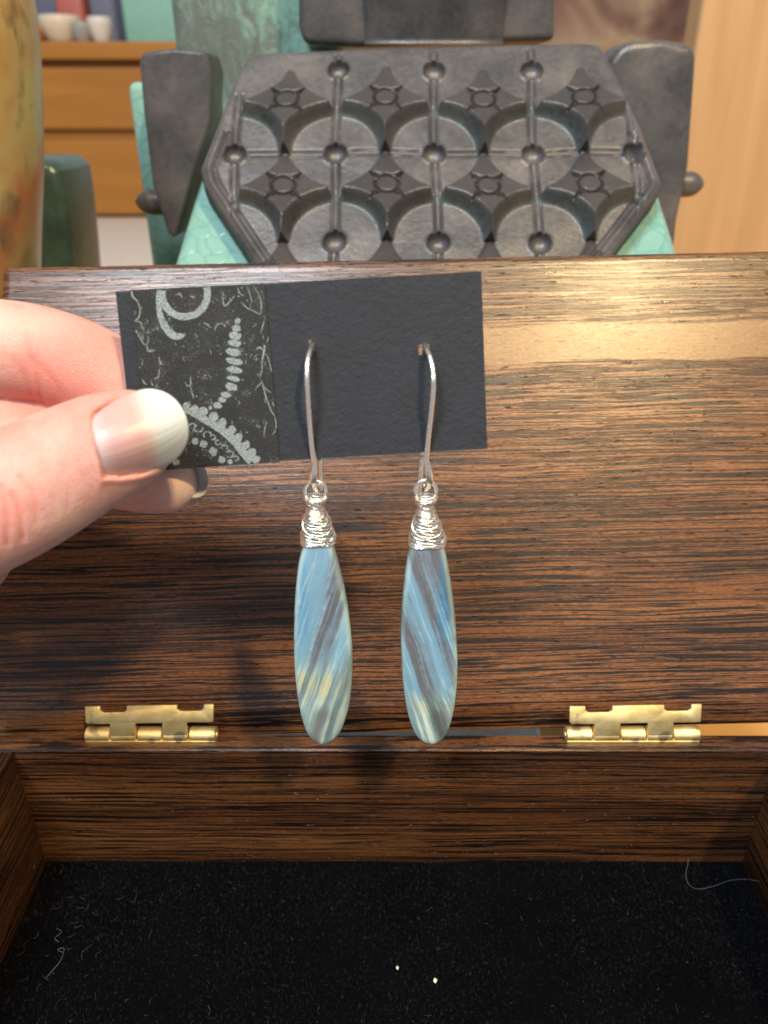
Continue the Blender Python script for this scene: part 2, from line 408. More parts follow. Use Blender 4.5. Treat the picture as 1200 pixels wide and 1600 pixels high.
def plainwood(name, c0, c1, axis, rough=.45, sc=1.):
    t = NT(name); v, x, y, z = t.coords(); xyz = [x, y, z]
    q = [t.math('MULTIPLY', xyz[i], (.004 if i == axis else .055) * sc) for i in range(3)]
    n = t.noise(t.vec(*q), 1, 4, .6, .7)
    t.bsdf(Base_Color=t.mix(t.mapr(n, .3, .7), c0, c1), Roughness=rough); return t.m
def painting_mat():
    t = NT('painted_canvas'); v, x, y, z = t.coords()
    n = t.noise(v, .011, 3, .5, .6)
    c = t.ramp(n, [(.32, (.10, .045, .04)), (.45, (.26, .14, .09)), (.55, (.48, .33, .19)), (.68, (.34, .20, .11))])
    t.bsdf(Base_Color=c, Roughness=.7); return t.m

M = {}
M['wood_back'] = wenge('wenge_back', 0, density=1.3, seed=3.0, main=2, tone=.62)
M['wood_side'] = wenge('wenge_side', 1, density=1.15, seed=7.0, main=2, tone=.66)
M['felt'] = felt_mat(); M['card'] = card_mat(); M['strip'] = strip_mat(); M['ink'] = ink_mat()
M['silver'] = silver(); M['brass'] = brass(); M['skin'] = skin_mat(); M['nail'] = nail_mat()
M['clay'] = clay_mat(); M['glaze'] = glaze_mat(); M['mottle'] = mottle_mat(); M['jar'] = jar_mat()
M['dark_green'] = simple('dark_green_glaze', (.055, .10, .088), .25, nscale=.05, namt=.5)
M['slate'] = simple('grey_slate', (.66, .73, .78), .5, nscale=.08, namt=.2, bump=.2)
M['table'] = plainwood('orange_table_wood', (.56, .29, .075), (.66, .37, .11), 0, .4)
M['cabinet'] = plainwood('orange_cabinet_wood', (.33, .135, .018), (.40, .175, .026), 0, .4)
M['panel'] = plainwood('pale_wood_panel', (.42, .25, .115), (.54, .34, .17), 2, .5)
M['cream'] = simple('cream_cloth', (.66, .57, .49), .8)
M['painting'] = painting_mat()

# ------------------------------------------------------------------ setting: table
v, f = box(-900, 900, 15, 1800, -30, 0, 2)
tag(mk('table_top', v, f, M['table'], origin=(0, 0, 0), smooth=False), kind='structure')

# ------------------------------------------------------------------ the wooden box
CX = 2.5
RIM = 42.1; FLOOR = 7.0; Y0, YB = 121.2, 126.0        # rim height, felt height, inner and outer face of the rear wall
IN = 81.5; SIDE = 6.5; FRONT = 26.0
crate = empty('wooden_box', (CX, 78, 0), 'open dark striped wooden box with brass hinges and black felt lining', 'box')
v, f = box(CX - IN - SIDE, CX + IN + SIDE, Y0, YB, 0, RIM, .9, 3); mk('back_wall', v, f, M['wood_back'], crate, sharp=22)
for sx in (-1, 1):
    xa, xb = sorted((CX + sx * IN, CX + sx * (IN + SIDE)))
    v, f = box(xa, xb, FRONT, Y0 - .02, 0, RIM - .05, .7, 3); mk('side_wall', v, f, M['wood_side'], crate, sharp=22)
v, f = box(CX - IN - SIDE, CX + IN + SIDE, FRONT - 5, FRONT - .02, 0, RIM, .9, 3); mk('front_wall', v, f, M['wood_back'], crate, sharp=22)
v, f = box(CX - IN + .05, CX + IN - .05, FRONT + .05, Y0 - .05, .5, 5.0); mk('bottom_board', v, f, M['wood_back'], crate, smooth=False)
# felt sheet, gently uneven
rng = np.random.default_rng(5)
gx = np.linspace(CX - IN + .1, CX + IN - .1, 120); gy = np.linspace(FRONT + .1, Y0 - .1, 70)
V = [(x, y, FLOOR - .4 + .5 * mnoise.noise((x * .05, y * .05, 1.)) + .12 * mnoise.noise((x * .5, y * .5, 3.))) for y in gy for x in gx]
Fc = [(j * 120 + i, j * 120 + i + 1, (j + 1) * 120 + i + 1, (j + 1) * 120 + i) for j in range(69) for i in range(119)]
lining = mk('felt_lining', V, Fc, M['felt'], crate)
# pile: tiny bent fibres
def fibre_mesh(n, x0, x1, y0, y1, zf, lmin, lmax, w, seed):
    r = np.random.default_rng(seed)
    x = r.uniform(x0, x1, n); y = r.uniform(y0, y1, n); a = r.uniform(0, 2 * math.pi, n); L = r.uniform(lmin, lmax, n)
    tilt = r.uniform(.1, 1.3, n); b = r.normal(0, .7, n)
    P0 = np.stack([x, y, np.full(n, zf)], 1)
    d1 = np.stack([np.cos(a) * np.sin(tilt), np.sin(a) * np.sin(tilt), np.cos(tilt)], 1)
    t2 = tilt + r.uniform(0, .8, n)
    d2 = np.stack([np.cos(a + b) * np.sin(t2), np.sin(a + b) * np.sin(t2), np.abs(np.cos(t2))], 1)
    P1 = P0 + d1 * L[:, None] * .5; P2 = P1 + d2 * L[:, None] * .5
    s = np.stack([-np.sin(a), np.cos(a), np.zeros(n)], 1) * w
    V = np.stack([P0 - s, P0 + s, P1 + s * .8, P1 - s * .8, P2], 1).reshape(-1, 3)
    k = np.arange(n) * 5
    q = np.stack([k, k + 1, k + 2, k + 3], 1).tolist(); tr = np.stack([k + 3, k + 2, k + 4], 1).tolist()
    return V, q + tr
fm = NT('felt_fibres'); vv, _, _, _ = fm.coords()
fm.bsdf(Base_Color=fm.ramp(fm.noise(vv, 1.3, 2), [(.35, (.0010, .0011, .0017)), (.50, (.0034, .0036, .0058)), (.64, (.013, .0135, .019)), (.80, (.045, .045, .055))]), Roughness=.7)
fm.b.inputs['Specular IOR Level'].default_value = .06
V, Fc = fibre_mesh(60000, CX - IN + .3, CX + IN - .3, 76, Y0 - .2, FLOOR - .45, .5, 1.45, .045, 3)
tag(mk('felt_pile', V, Fc, fm.m, lining, smooth=False), kind='stuff')

# lid: local x along the hinge line, y up the lid, z out of its inner face
LEAN = math.radians(33.8); ROLL = math.radians(1.3)
R = Matrix.Rotation(-LEAN, 3, 'X') @ Matrix.Rotation(math.radians(90), 3, 'X') @ Matrix.Rotation(ROLL, 3, 'Z')
LO = Vector((CX, 127.1, CAMZ - 123.9))
LF = R.to_4x4(); LF.translation = LO
LW, LH, LT = 89.3, 108.8, 7.0
# where things seen on the lid lie in its own frame
LN = np.array(LF.to_3x3().col[2])
def lid_xy(px, py):
    q = Vector(at_plane(px, py, np.array(LO), LN)) - LO
    return q.dot(LF.to_3x3().col[0]), q.dot(LF.to_3x3().col[1])
sx0, sy0 = lid_xy(980, 565); _, sy1 = lid_xy(980, 503); sxa, _ = lid_xy(620, 530)
M['wood_lid'] = wenge('wenge_lid', 0, sap=(sxa, sy0, sy1, 22.0), density=1.18, seed=0.0)
prof = [(0.0, -2.4)] + [(1.6, -1.6), (3.4, -.85), (4.9, -.3), (5.8, -.05), (6.6, 0.0), (7.3, 0.0)]
prof += [(LH - 1.9, 0.0), (LH - 1.2, 0.0), (LH - .35, -.35), (LH, -1.2), (LH, -LT + .8), (LH - .8, -LT), (.8, -LT), (0.0, -LT + .8)]
V = []; Fc = []
xs = [-LW, -LW + .25, -LW + .8] + list(np.linspace(-LW + 2, LW + 1, 60)) + [LW + 2.2, LW + 2.75, LW + 3]
ins = [.8, .25, 0] + [0] * 60 + [0, .25, .8]
cy, cz = LH / 2, -LT / 2; n = len(prof)
for x, k in zip(xs, ins):
    for (y, z) in prof:
        V.append((x, y - k * (1 if y > cy else -1) * (1 if k else 0), z - k * (1 if z > cz else -1)))
for i in range(len(xs) - 1):
    for k in range(n):
        l = (k + 1) % n; Fc.append((i * n + k, (i + 1) * n + k, (i + 1) * n + l, i * n + l))
Fc.append(tuple(range(n))); Fc.append(tuple((len(xs) - 1) * n + k for k in range(n))[::-1])
bm = bmesh.new(); vs = [bm.verts.new(p) for p in V]
for q in Fc: bm.faces.new([vs[i] for i in q])
bmesh.ops.recalc_face_normals(bm, faces=bm.faces[:]); V, Fc = from_bm(bm)
mk('lid', V, Fc, M['wood_lid'], crate, frame=LF, sharp=40)

# hinges
KY, KZ, KR = 124.6, RIM + 1.15, 1.75           # knuckle axis
def hinge(px0, px1, lift):
    xa = at_plane(px0, 1143, (0, KY, KZ), np.array([0, 0, 1.]))[0]; xb = at_plane(px1, 1143, (0, KY, KZ), np.array([0, 0, 1.]))[0]
    w = xb - xa; h = empty('hinge', ((0, 0, 0))); h.parent = crate
    h.location = (Vector(((xa + xb) / 2, KY, KZ)) - base_of(crate)) * MM
    cuts = [0, .2, .4, .595, .79, 1.0]
    def knuckle(i, r=KR, gap=.12):
        x0 = xa + w * cuts[i] + gap; x1 = xa + w * cuts[i + 1] - gap; seg = 28; V = []; Fc = []
        for x, rr in ((x0, r - .25), (x0 + .2, r), (x1 - .2, r), (x1, r - .25)):
            for k in range(seg):
                a = 2 * math.pi * k / seg; V.append((x, KY + rr * math.cos(a), KZ + lift * ((x - xa) / w) + rr * math.sin(a)))
        for j in range(3):
            for k in range(seg): Fc.append((j * seg + k, j * seg + (k + 1) % seg, (j + 1) * seg + (k + 1) % seg, (j + 1) * seg + k))
        Fc.append(tuple(range(seg))[::-1]); Fc.append(tuple(3 * seg + k for k in range(seg)))
        return V, Fc
    # lower leaf: three knuckles and the plate that dives into the rim
    pl = box(xa + .25, xb - .25, KY - KR - .15, KY - KR + .75, RIM - .3, KZ - .25, .2, 2)
    v, f = merge(knuckle(0), knuckle(2), knuckle(4), pl); mk('lower_leaf', v, f, M['brass'], h, sharp=35)
    # upper leaf: plate with two slotted screw holes running into the lid, two tabs that wrap the pin
    ey = np.array([0, math.sin(LEAN * .75), math.cos(LEAN * .75)]); ez = np.cross([1., 0, 0], ey)
    O = np.array([xa, KY, KZ + .4]) + ez * (KR - .75)
    FR = frame_of(O, (math.cos(ROLL), 0, math.sin(ROLL)), ey, ez)
    b0, b1 = 2.45, 6.3
    def slot(c, hw):   # notch from the top edge with round corners
        return [(c + hw, b1), (c + hw, 5.4), (c + hw * .75, 4.95), (c - hw * .75, 4.95), (c - hw, 5.4), (c - hw, b1)][::-1]
    out = [(w * .02, b1)] + slot(w * .235, w * .10) + slot(w * .815, w * .10) + [(w * .99, b1), (w * .985, b0), (w * cuts[4] - .15, b0), (w * cuts[4] - .15, -.2), (w * cuts[3] + .15, -.2), (w * cuts[3] + .15, b0),
           (w * cuts[2] - .15, b0), (w * cuts[2] - .15, -.2), (w * cuts[1] + .15, -.2), (w * cuts[1] + .15, b0), (w * .035, b0), (w * .02, b0 + .5)]
    pl = prism(out, FR, 0, .75, .12, 2)
    v, f = merge(knuckle(1, KR + .02), knuckle(3, KR + .02), pl); mk('upper_leaf', v, f, M['brass'], h, sharp=35)
    v, f = tube([(xa - .1, KY, KZ), (xb + .1, KY, KZ + lift)], .75, 14); mk('pin', v, f, M['brass'], h, sharp=40)
hinge(137, 341, 0.0); hinge(881, 1089, .25)

# ------------------------------------------------------------------ the card
CL, CR, CYW = 3.21008e-01, 5.0211e-02, 1.9162e-02; CWD, CHT = 52.376, 25.501
Rc = Matrix.Rotation(CYW, 3, 'Z') @ Matrix.Rotation(-CL, 3, 'X') @ Matrix.Rotation(-CR, 3, 'Y')
ex, ey_, ez_ = Rc.col[0], Rc.col[2], -Rc.col[1]
CO = Vector(at(477.21, 581.168, 113))
CF = frame_of(CO, ex, ey_, ez_)
CN = np.array(ez_)
def card_xy(px, py):
    q = Vector(at_plane(px, py, np.array(CO), CN)) - CO
    return (q.dot(ex), q.dot(ey_))
card = empty('earring_card', CO - Vector(ey_) * CHT / 2, 'small black paper card held by the thumb, with a printed strip', 'card')
def grid_plate(outline_fn, nx, ny, z0, th):
    pass
HOLES = [card_xy(488, 543), card_xy(664, 545)]
# card sheet with two punched holes, very slightly bowed
bm = bmesh.new()
n1, n2 = 66, 34
hx, hy = CWD / 2, CHT / 2
def bow(x, y): return .25 * (x / hx) ** 2 - .1 + .08 * mnoise.noise((x * .08, y * .08, 4.)) - .12 * max(0, (x / hx - .7)) * 3 * (y / hy)
gv = {}
for s, zz in ((1, 0.0), (0, -.38)):
    for j in range(n2 + 1):
        for i in range(n1 + 1):
            x = -hx + CWD * i / n1; y = -hy + CHT * j / n2
            e = .05 * mnoise.noise((x * 1.3, y * 1.3, 9.))
            if i in (0, n1): x += e
            if j in (0, n2): y += e
            for (a, b) in HOLES:      # open the hole by drawing grid points to its rim
                d = math.hypot(x - a, y - b)
                if d < 1.15: k = max(d, .05); x, y = a + (x - a) / k * max(d, .42), b + (y - b) / k * max(d, .42)
            dz = 0
            for (a, b) in HOLES:
                d = math.hypot(x - a, y - b); dz += .25 * math.exp(-(d / 1.0) ** 2)
            gv[s, i, j] = bm.verts.new((x, y, zz + bow(x, y) + dz))
def cell_open(i, j):
    x = -hx + CWD * (i + .5) / n1; y = -hy + CHT * (j + .5) / n2
    return any(math.hypot(x - a, y - b) < .72 for a, b in HOLES)
for j in range(n2):
    for i in range(n1):
        if cell_open(i, j): continue
        bm.faces.new([gv[1, i, j], gv[1, i + 1, j], gv[1, i + 1, j + 1], gv[1, i, j + 1]])
        bm.faces.new([gv[0, i, j + 1], gv[0, i + 1, j + 1], gv[0, i + 1, j], gv[0, i, j]])
for e in [e for e in bm.edges if len(e.link_faces) == 1 and any(v is gv.get((1, i, j)) for v in e.verts for i in (0,) for j in (0,))]: pass
top = {v: k for k, v in gv.items()}
for e in [e for e in bm.edges if len(e.link_faces) == 1]:
    a, b = e.verts
    if top[a][0] == 1 and top[b][0] == 1:
        fa = e.link_faces[0]; ls = [l for l in fa.loops if l.edge == e][0]
        a, b = ls.vert, ls.link_loop_next.vert
        bm.faces.new([b, a, gv[(0,) + top[a][1:]], gv[(0,) + top[b][1:]]])
V, Fc = from_bm(bm)
sheet = mk('card_sheet', V, Fc, M['card'], card, frame=CF, sharp=40)
# paper strip glued round the left of the card
def quad_patch(c00, c10, c11, c01, nu, nv, z, th, wob=.06):
    V = []; Fc = []
    for s in (0, 1):
        for j in range(nv + 1):
            for i in range(nu + 1):
                u, w_ = i / nu, j / nv
                x = (1 - u) * (1 - w_) * c00[0] + u * (1 - w_) * c10[0] + u * w_ * c11[0] + (1 - u) * w_ * c01[0]
                y = (1 - u) * (1 - w_) * c00[1] + u * (1 - w_) * c10[1] + u * w_ * c11[1] + (1 - u) * w_ * c01[1]
                if i in (0, nu): x += wob * mnoise.noise((x * .7, y * 1.1, 2.))
                if j in (0, nv): y += wob * mnoise.noise((x * 1.3, y * .7, 5.))
                V.append((x, y, bow(x, y) + z + (th if s else 0)))
    N = (nu + 1) * (nv + 1); ix = lambda i, j: j * (nu + 1) + i
    for j in range(nv):
        for i in range(nu):
            Fc.append((N + ix(i, j), N + ix(i + 1, j), N + ix(i + 1, j + 1), N + ix(i, j + 1)))
            Fc.append((ix(i, j + 1), ix(i + 1, j + 1), ix(i + 1, j), ix(i, j)))
    ring = [ix(i, 0) for i in range(nu)] + [ix(nu, j) for j in range(nv)] + [ix(i, nv) for i in range(nu, 0, -1)] + [ix(0, j) for j in range(nv, 0, -1)]
    for a, b in zip(ring, ring[1:] + ring[:1]): Fc.append((a, b, N + b, N + a))
    return V, Fc
SC = [card_xy(234, 735.5), card_xy(438, 722.5), card_xy(413.5, 443), card_xy(205, 453.5)]
V, Fc = quad_patch(*SC, 36, 44, .03, .22)
strip = mk('printed_strip', V, Fc, M['strip'], card, frame=CF, sharp=40); strip['label'] = 'black paper strip with pale printed rings, beads and scallops'
# the print: flat shapes of pale ink a hair above the paper
ZP = .275
PV, PF = [], []
def zc(X, Y): return card_xy(180 + X * .21667, 430 + Y * .21667)
def inside_strip(x, y):
    c = SC
    for a, b in ((0, 1), (1, 2), (2, 3), (3, 0)):
        if (c[b][0] - c[a][0]) * (y - c[a][1]) - (c[b][1] - c[a][1]) * (x - c[a][0]) < .05: return False
    return True
prs = random.Random(11)
def blob(X, Y, rx, ry, tilt=0, n=18, rough=.10):
    c0 = len(PV); pts = []
    ph = prs.uniform(0, 99)
    for k in range(n):
        a = 2 * math.pi * k / n; q = 1 + rough * 2 * mnoise.noise((math.cos(a) * 1.5 + ph, math.sin(a) * 1.5, 0))
        dx, dy = rx * math.cos(a) * q, ry * math.sin(a) * q
        x, y = zc(X + dx * math.cos(tilt) - dy * math.sin(tilt), Y + dx * math.sin(tilt) + dy * math.cos(tilt))
        if not inside_strip(x, y): return
        pts.append((x, y, bow(x, y) + ZP))
    PV.extend(pts); PF.append(list(range(c0, c0 + n))[::-1])
lay = [0]
def stroke(pts, n=None, rough=.18):
    """pts rows X,Y,width in zoomed print coordinates"""
    n = n or max(6, len(pts) * 6); P = spline(pts, n); T = np.gradient(P[:, :2], axis=0); T /= np.linalg.norm(T, axis=1)[:, None] + 1e-9
    ph = prs.uniform(0, 99); prev = None; lay[0] += 1; z = ZP + .0006 * lay[0]
    for i in range(n):
        w = max(P[i, 2] * (.72 if P[i, 2] < 22 else 1), 1.5) / 2
        l = w * (1 + rough * 2 * mnoise.noise((i * .45 + ph, 0, 0))); r = w * (1 + rough * 2 * mnoise.noise((i * .45 + ph, 7, 0)))
        A = P[i, :2] + np.array([-T[i, 1], T[i, 0]]) * l; B = P[i, :2] - np.array([-T[i, 1], T[i, 0]]) * r
        a, b = zc(*A), zc(*B)
        if not (inside_strip(*a) and inside_strip(*b)): prev = None; continue
        k = len(PV); PV.append((*a, bow(*a) + z)); PV.append((*b, bow(*b) + z))
        if prev is not None: PF.append((prev, prev + 1, k + 1, k))
        prev = k
ring = [(505 + 163 * math.cos(a), 135 + 165 * math.sin(a), 50) for a in np.linspace(-.42, math.pi + .42, 26)]
stroke(ring, 60, .12)
stroke([(340, 62, 50), (325, 130, 46), (318, 210, 40), (335, 310, 42), (378, 392, 52), (432, 440, 52), (480, 438, 36), (508, 424, 12)], 40, .12)
for X, Y, a, b in [(885, 330, 20, 22), (875, 385, 32, 24), (865, 437, 46, 31), (860, 492, 48, 24), (855, 555, 56, 28), (858, 620, 62, 25), (862, 682, 58, 25), (855, 745, 48, 20), (840, 805, 45, 29), (798, 862, 38, 19), (775, 898, 30, 20), (740, 938, 32, 22), (688, 955, 13, 14)]:
    blob(X, Y, a, b, .22, 20, .14)
arc = [(500, 968, 40), (560, 990, 46), (640, 1035, 52), (725, 1085, 54), (800, 1140, 56), (870, 1205, 58), (930, 1280, 60), (985, 1345, 56)]
stroke(arc, 60, .08)
for X, Y, r in [(515, 940, 24), (575, 962, 27), (635, 985, 34), (712, 1022, 33), (775, 1065, 32), (840, 1117, 31), (890, 1172, 30), (945, 1222, 28), (985, 1280, 32), (1022, 1328, 26)]:
    lay[0] += 1; blob(X, Y, r, r * 1.1, .6, 16, .12)
for X, Y in [(560, 1085), (605, 1105), (668, 1150), (705, 1168), (745, 1205), (790, 1240), (825, 1290), (870, 1320)]:
    r = prs.uniform(20, 30); a0 = prs.uniform(0, 6)
    stroke([(X + r * math.cos(a0 + t), Y + r * .8 * math.sin(a0 + t), prs.uniform(7, 14)) for t in np.linspace(0, 4.6, 7)], 16, .3)
for X, Y, r in [(580, 1195, 25), (640, 1215, 27), (710, 1270, 28), (770, 1330, 26), (440, 1345, 24), (830, 1345, 18)]: blob(X, Y, r, r, 0, 14, .2)
for pts in [[(1080, 505, 12), (1072, 560, 20), (1062, 620, 10), (1058, 690, 8), (1045, 745, 5)], [(1058, 760, 5), (1075, 830, 12), (1100, 910, 11), (1125, 975, 10), (1148, 1010, 8)],
            [(1068, 540, 5), (1040, 520, 16), (1022, 535, 5)], [(1085, 560, 4), (1108, 610, 8), (1128, 690, 6)], [(1060, 770, 4), (1030, 800, 9), (1010, 830, 4)], [(1062, 790, 4), (1100, 830, 7), (1130, 850, 4)],
            [(1105, 330, 5), (1110, 420, 12), (1098, 480, 6)], [(1075, 330, 5), (1062, 380, 10), (1050, 420, 4)], [(1095, 1050, 4), (1080, 1110, 9), (1075, 1170, 4)], [(1150, 1010, 6), (1162, 1070, 10), (1160, 1110, 4)],
            [(780, 120, 5), (778, 170, 9), (792, 222, 12), (830, 190, 10), (862, 150, 8)], [(905, 190, 6), (950, 235, 9), (1005, 262, 8), (1045, 278, 9), (1058, 225, 7), (1040, 150, 6), (1000, 80, 5)],
            [(885, 90, 5), (900, 130, 8), (930, 150, 5)], [(950, 80, 4), (970, 130, 7), (990, 200, 5)],
            [(125, 90, 8), (130, 150, 16), (165, 190, 8), (185, 250, 11), (175, 305, 12), (150, 330, 9)], [(150, 330, 8), (190, 345, 8), (200, 390, 6)], [(155, 400, 16), (185, 450, 9), (215, 500, 10), (240, 490, 8), (245, 440, 6)],
            [(235, 510, 8), (245, 550, 10), (290, 540, 14)], [(320, 590, 6), (330, 635, 13), (345, 645, 5)], [(322, 680, 5), (315, 735, 10), (290, 748, 6)], [(200, 750, 6), (215, 775, 15), (235, 790, 6)], [(262, 755, 5), (272, 790, 10), (280, 795, 4)],
            [(548, 730, 5), (545, 790, 11), (520, 795, 8), (508, 770, 5)], [(545, 800, 5), (558, 850, 10), (570, 890, 5)], [(640, 345, 5), (665, 355, 13), (690, 380, 6)], [(720, 400, 5), (735, 360, 9), (775, 350, 11), (800, 375, 5)],
            [(450, 150, 6), (470, 130, 14), (485, 165, 7)], [(545, 150, 8), (565, 160, 14), (575, 150, 5)]]:
    stroke(pts, None, .3)
for k in range(170):
    X, Y = prs.uniform(120, 1150), prs.uniform(90, 1340); r = prs.uniform(2.5, 6)
    if prs.random() < .35: stroke([(X, Y, 3), (X + prs.uniform(-22, 22), Y + prs.uniform(8, 30), prs.uniform(4, 8)), (X + prs.uniform(-25, 25), Y + prs.uniform(25, 50), 2)], 8, .4)
    else: blob(X, Y, r, r, 0, 7, .3)
mk('printed_pattern', PV, PF, M['ink'], strip, frame=CF, smooth=False)
prt = bpy.data.objects['printed_pattern']; prt.matrix_local = Matrix.Identity(4)

# ------------------------------------------------------------------ earrings
def polar_ring(c, r, n=28, ax=0):
    return [(c[0] + r * math.cos(a), c[1], c[2] + r * math.sin(a)) for a in np.linspace(0, 2 * math.pi, n, endpoint=False)]
def earring(hole, front, flatpts, backpts, ringc, wrap, outline, mat, label, seed):
    r = random.Random(seed)
    H = Vector(CF @ Vector((*card_hole(hole), 0)))
    Yp = H.y - 5.2                                        # plane in which the drop hangs
    P = lambda x, y, dy=0: at_y(x, y, Yp + dy)
    tip = at_y(outline[len(outline) // 2][0], 1157, Yp)
    e = empty('earring', tip, label, 'earring', 'pair of earrings')
    # ear wire: from behind the card through the hole, down in front, flattened at the end
    path = [np.array(H) + np.array([.1, 3.0, .25]), np.array(H) + np.array([.05, 1.2, .45]), np.array(H) + np.array([0, -.5, .40])]
    m = len(front)
    for i, (x, y) in enumerate(front):
        path.append(at_y(x, y, Yp + 3.6 * (1 - min(1, (i + .6) / 2.4))))
    path = spline(path, 70)
    fl = [path[-1]] + [at_y(x, y, Yp + d) for x, y, d in flatpts]
    fl = spline(fl, 26)[1:]
    full = np.vstack([path, fl]); nn = len(full)
    rad = np.full(nn, .43); k0 = len(path)
    for i in range(nn):
        if i >= k0: u = (i - k0) / max(1, nn - k0); rad[i] = .43 + .24 * math.sin(math.pi * min(1, u * 1.5)) if u < .67 else .43
    v, f = tube(full, rad, 14); mk('ear_wire', v, f, M['silver'], e)
    bp = [np.array(H) + np.array([.1, 3.0, .25]), np.array(H) + np.array([.15, 4.3, -1.2])] + [at_y(x, y, Yp + d) for x, y, d in backpts]
    v, f = tube(spline(bp, 40), .40, 12); mk('ear_wire_tail', v, f, M['silver'], e)
    rc = P(*ringc)
    pr = [np.array([rc[0] + 1.62 * math.cos(a), rc[1] + .12 * math.sin(a * 1.0), rc[2] + 1.62 * math.sin(a)]) for a in np.linspace(0, 2 * math.pi, 40, endpoint=False)]
    v, f = tube(pr, .30, 10, closed=True); mk('loop', v, f, M['silver'], e)
    # stone
    pts = np.array([P(x, y) for x, y in outline]); pts = pts[:, [0, 2]]
    NS = len(pts) * 8; loop = spline(np.vstack([pts, pts[:1]]), NS + 1)[:-1]
    cx, czz = loop.mean(axis=0)
    T = np.roll(loop, -1, 0) - np.roll(loop, 1, 0); T /= np.linalg.norm(T, axis=1)[:, None]; Nn = np.stack([-T[:, 1], T[:, 0]], 1)
    if np.mean(((loop + Nn * .1) - loop.mean(0)) ** 2) > np.mean((loop - loop.mean(0)) ** 2): Nn = -Nn
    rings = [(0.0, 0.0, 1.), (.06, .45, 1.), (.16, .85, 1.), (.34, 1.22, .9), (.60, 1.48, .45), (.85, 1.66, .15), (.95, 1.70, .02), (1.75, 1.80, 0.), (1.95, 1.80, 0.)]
    V = []; Fc = []; rim = []
    N = len(loop)
    prof_ = [(i, -z, q) for i, z, q in rings[::-1][:-1]] + [(i, z, q) for i, z, q in rings]
    # z here = towards the camera (-Y)
    hwid = np.array([max(.3, (max(loop[np.abs(loop[:, 1] - p[1]) < .6][:, 0]) - min(loop[np.abs(loop[:, 1] - p[1]) < .6][:, 0])) / 2) for p in loop])
    kz = np.clip(hwid / 2.0, .4, 1)
    ksc = np.clip(hwid / 2.6, .1, 1) ** 1.0
    ksc = np.maximum(ksc, (loop[:, 1] < loop[:, 1].mean()) * 1.0)
    for ins_, z, q in prof_:
        L = loop + Nn * (ins_ * ksc)[:, None]
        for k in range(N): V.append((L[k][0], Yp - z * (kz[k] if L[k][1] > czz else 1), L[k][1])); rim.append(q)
    for i in range(len(prof_) - 1):
        for k in range(N): l = (k + 1) % N; Fc.append((i * N + k, i * N + l, (i + 1) * N + l, (i + 1) * N + k))
    last = N - 8                                          # the closing edge across the top runs from here back to 0
    for o0 in (0, (len(prof_) - 1) * N):
        for k in range(last // 2 - 1): Fc.append((o0 + k, o0 + k + 1, o0 + last - k - 1, o0 + last - k))
        h_ = last // 2; Fc.append((o0 + h_ - 1, o0 + h_, o0 + h_ + 1))
        Fc.append(tuple([o0] + [o0 + k for k in range(last, N)]))
    bm = bmesh.new(); vs = [bm.verts.new(p) for p in V]
    for q in Fc: bm.faces.new([vs[i] for i in q])
    bmesh.ops.recalc_face_normals(bm, faces=bm.faces[:]); V, Fc = from_bm(bm)
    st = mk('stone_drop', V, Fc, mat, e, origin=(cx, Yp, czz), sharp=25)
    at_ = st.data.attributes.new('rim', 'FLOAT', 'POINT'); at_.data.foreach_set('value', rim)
    # wire wrap: a rough coil that widens down the neck, with crossing strands
    W = np.array([(P(x, y)[0], P(x, y)[2], hw * .109) for x, y, hw in wrap])
    def prof_at(u): return spline(W, 60)[int(max(0, min(59, u * 59)))]
    SW = spline(W, 200)
    def coil(u0, u1, turns, ph, grow, jit, rr):
        n = int(turns * 26); Q = []
        for i in range(n):
            u = u0 + (u1 - u0) * i / (n - 1); a = ph + 2 * math.pi * turns * i / (n - 1)
            uu = u + jit * math.sin(a + ph * 1.7) ; c = SW[int(max(0, min(199, uu * 199)))]
            hw = c[2] + grow + .10 * mnoise.noise((a * .35, ph, 0)); dp = min(hw, 1.85) * .98 + grow * .3
            sq = 2.5
            ca, sa = math.cos(a), math.sin(a); k = (abs(ca) ** sq + abs(sa) ** sq) ** (-1 / sq)
            Q.append((c[0] + hw * ca * k, Yp + dp * sa * k, c[1] + .10 * mnoise.noise((a * .5, 3., ph))))
        return tube(Q, rr, 8)
    parts = [coil(0.0, .45, 9.0, .4, .04, .02, .165), coil(.42, 1.0, 9.5, 1.3, .06, .03, .165), coil(.98, .38, 3.6, 2.2, .16, .08, .15), coil(.05, .5, 2.5, 4.0, .15, .07, .15), coil(.45, .93, 1.6, 5.1, .28, .14, .15), coil(.9, 1.0, 3, .2, .12, .01, .16), coil(.0, .10, 2.2, 3.1, .30, .03, .16)]
    v, f = merge(*parts); mk('wire_wrap', v, f, M['silver'], e)
    return e
def card_hole(i): return HOLES[i]
o1 = [(486, 792), (480, 815), (474, 848), (466, 882), (461, 930), (459, 985), (460, 1040), (465, 1087), (473, 1124), (484, 1147), (503.5, 1158), (522, 1152), (535, 1135), (545, 1104), (550, 1068), (551, 1020), (547, 972), (540, 925), (530, 882), (520, 846), (511, 815), (503, 792)]
o2 = [(657, 794), (649, 818), (640, 852), (633, 892), (628, 940), (626, 985), (627, 1035), (631, 1082), (639, 1121), (651, 1147), (669, 1157), (687, 1154), (700, 1138), (709, 1108), (714, 1070), (715, 1028), (713, 985), (709, 940), (702, 892), (693, 850), (684, 818), (676, 794)]
M['stone1'] = stone_mat('blue_calcite_yellow_end', 1, 2.0, True); M['stone2'] = stone_mat('blue_calcite_mint_end', -1, 14.0, False)
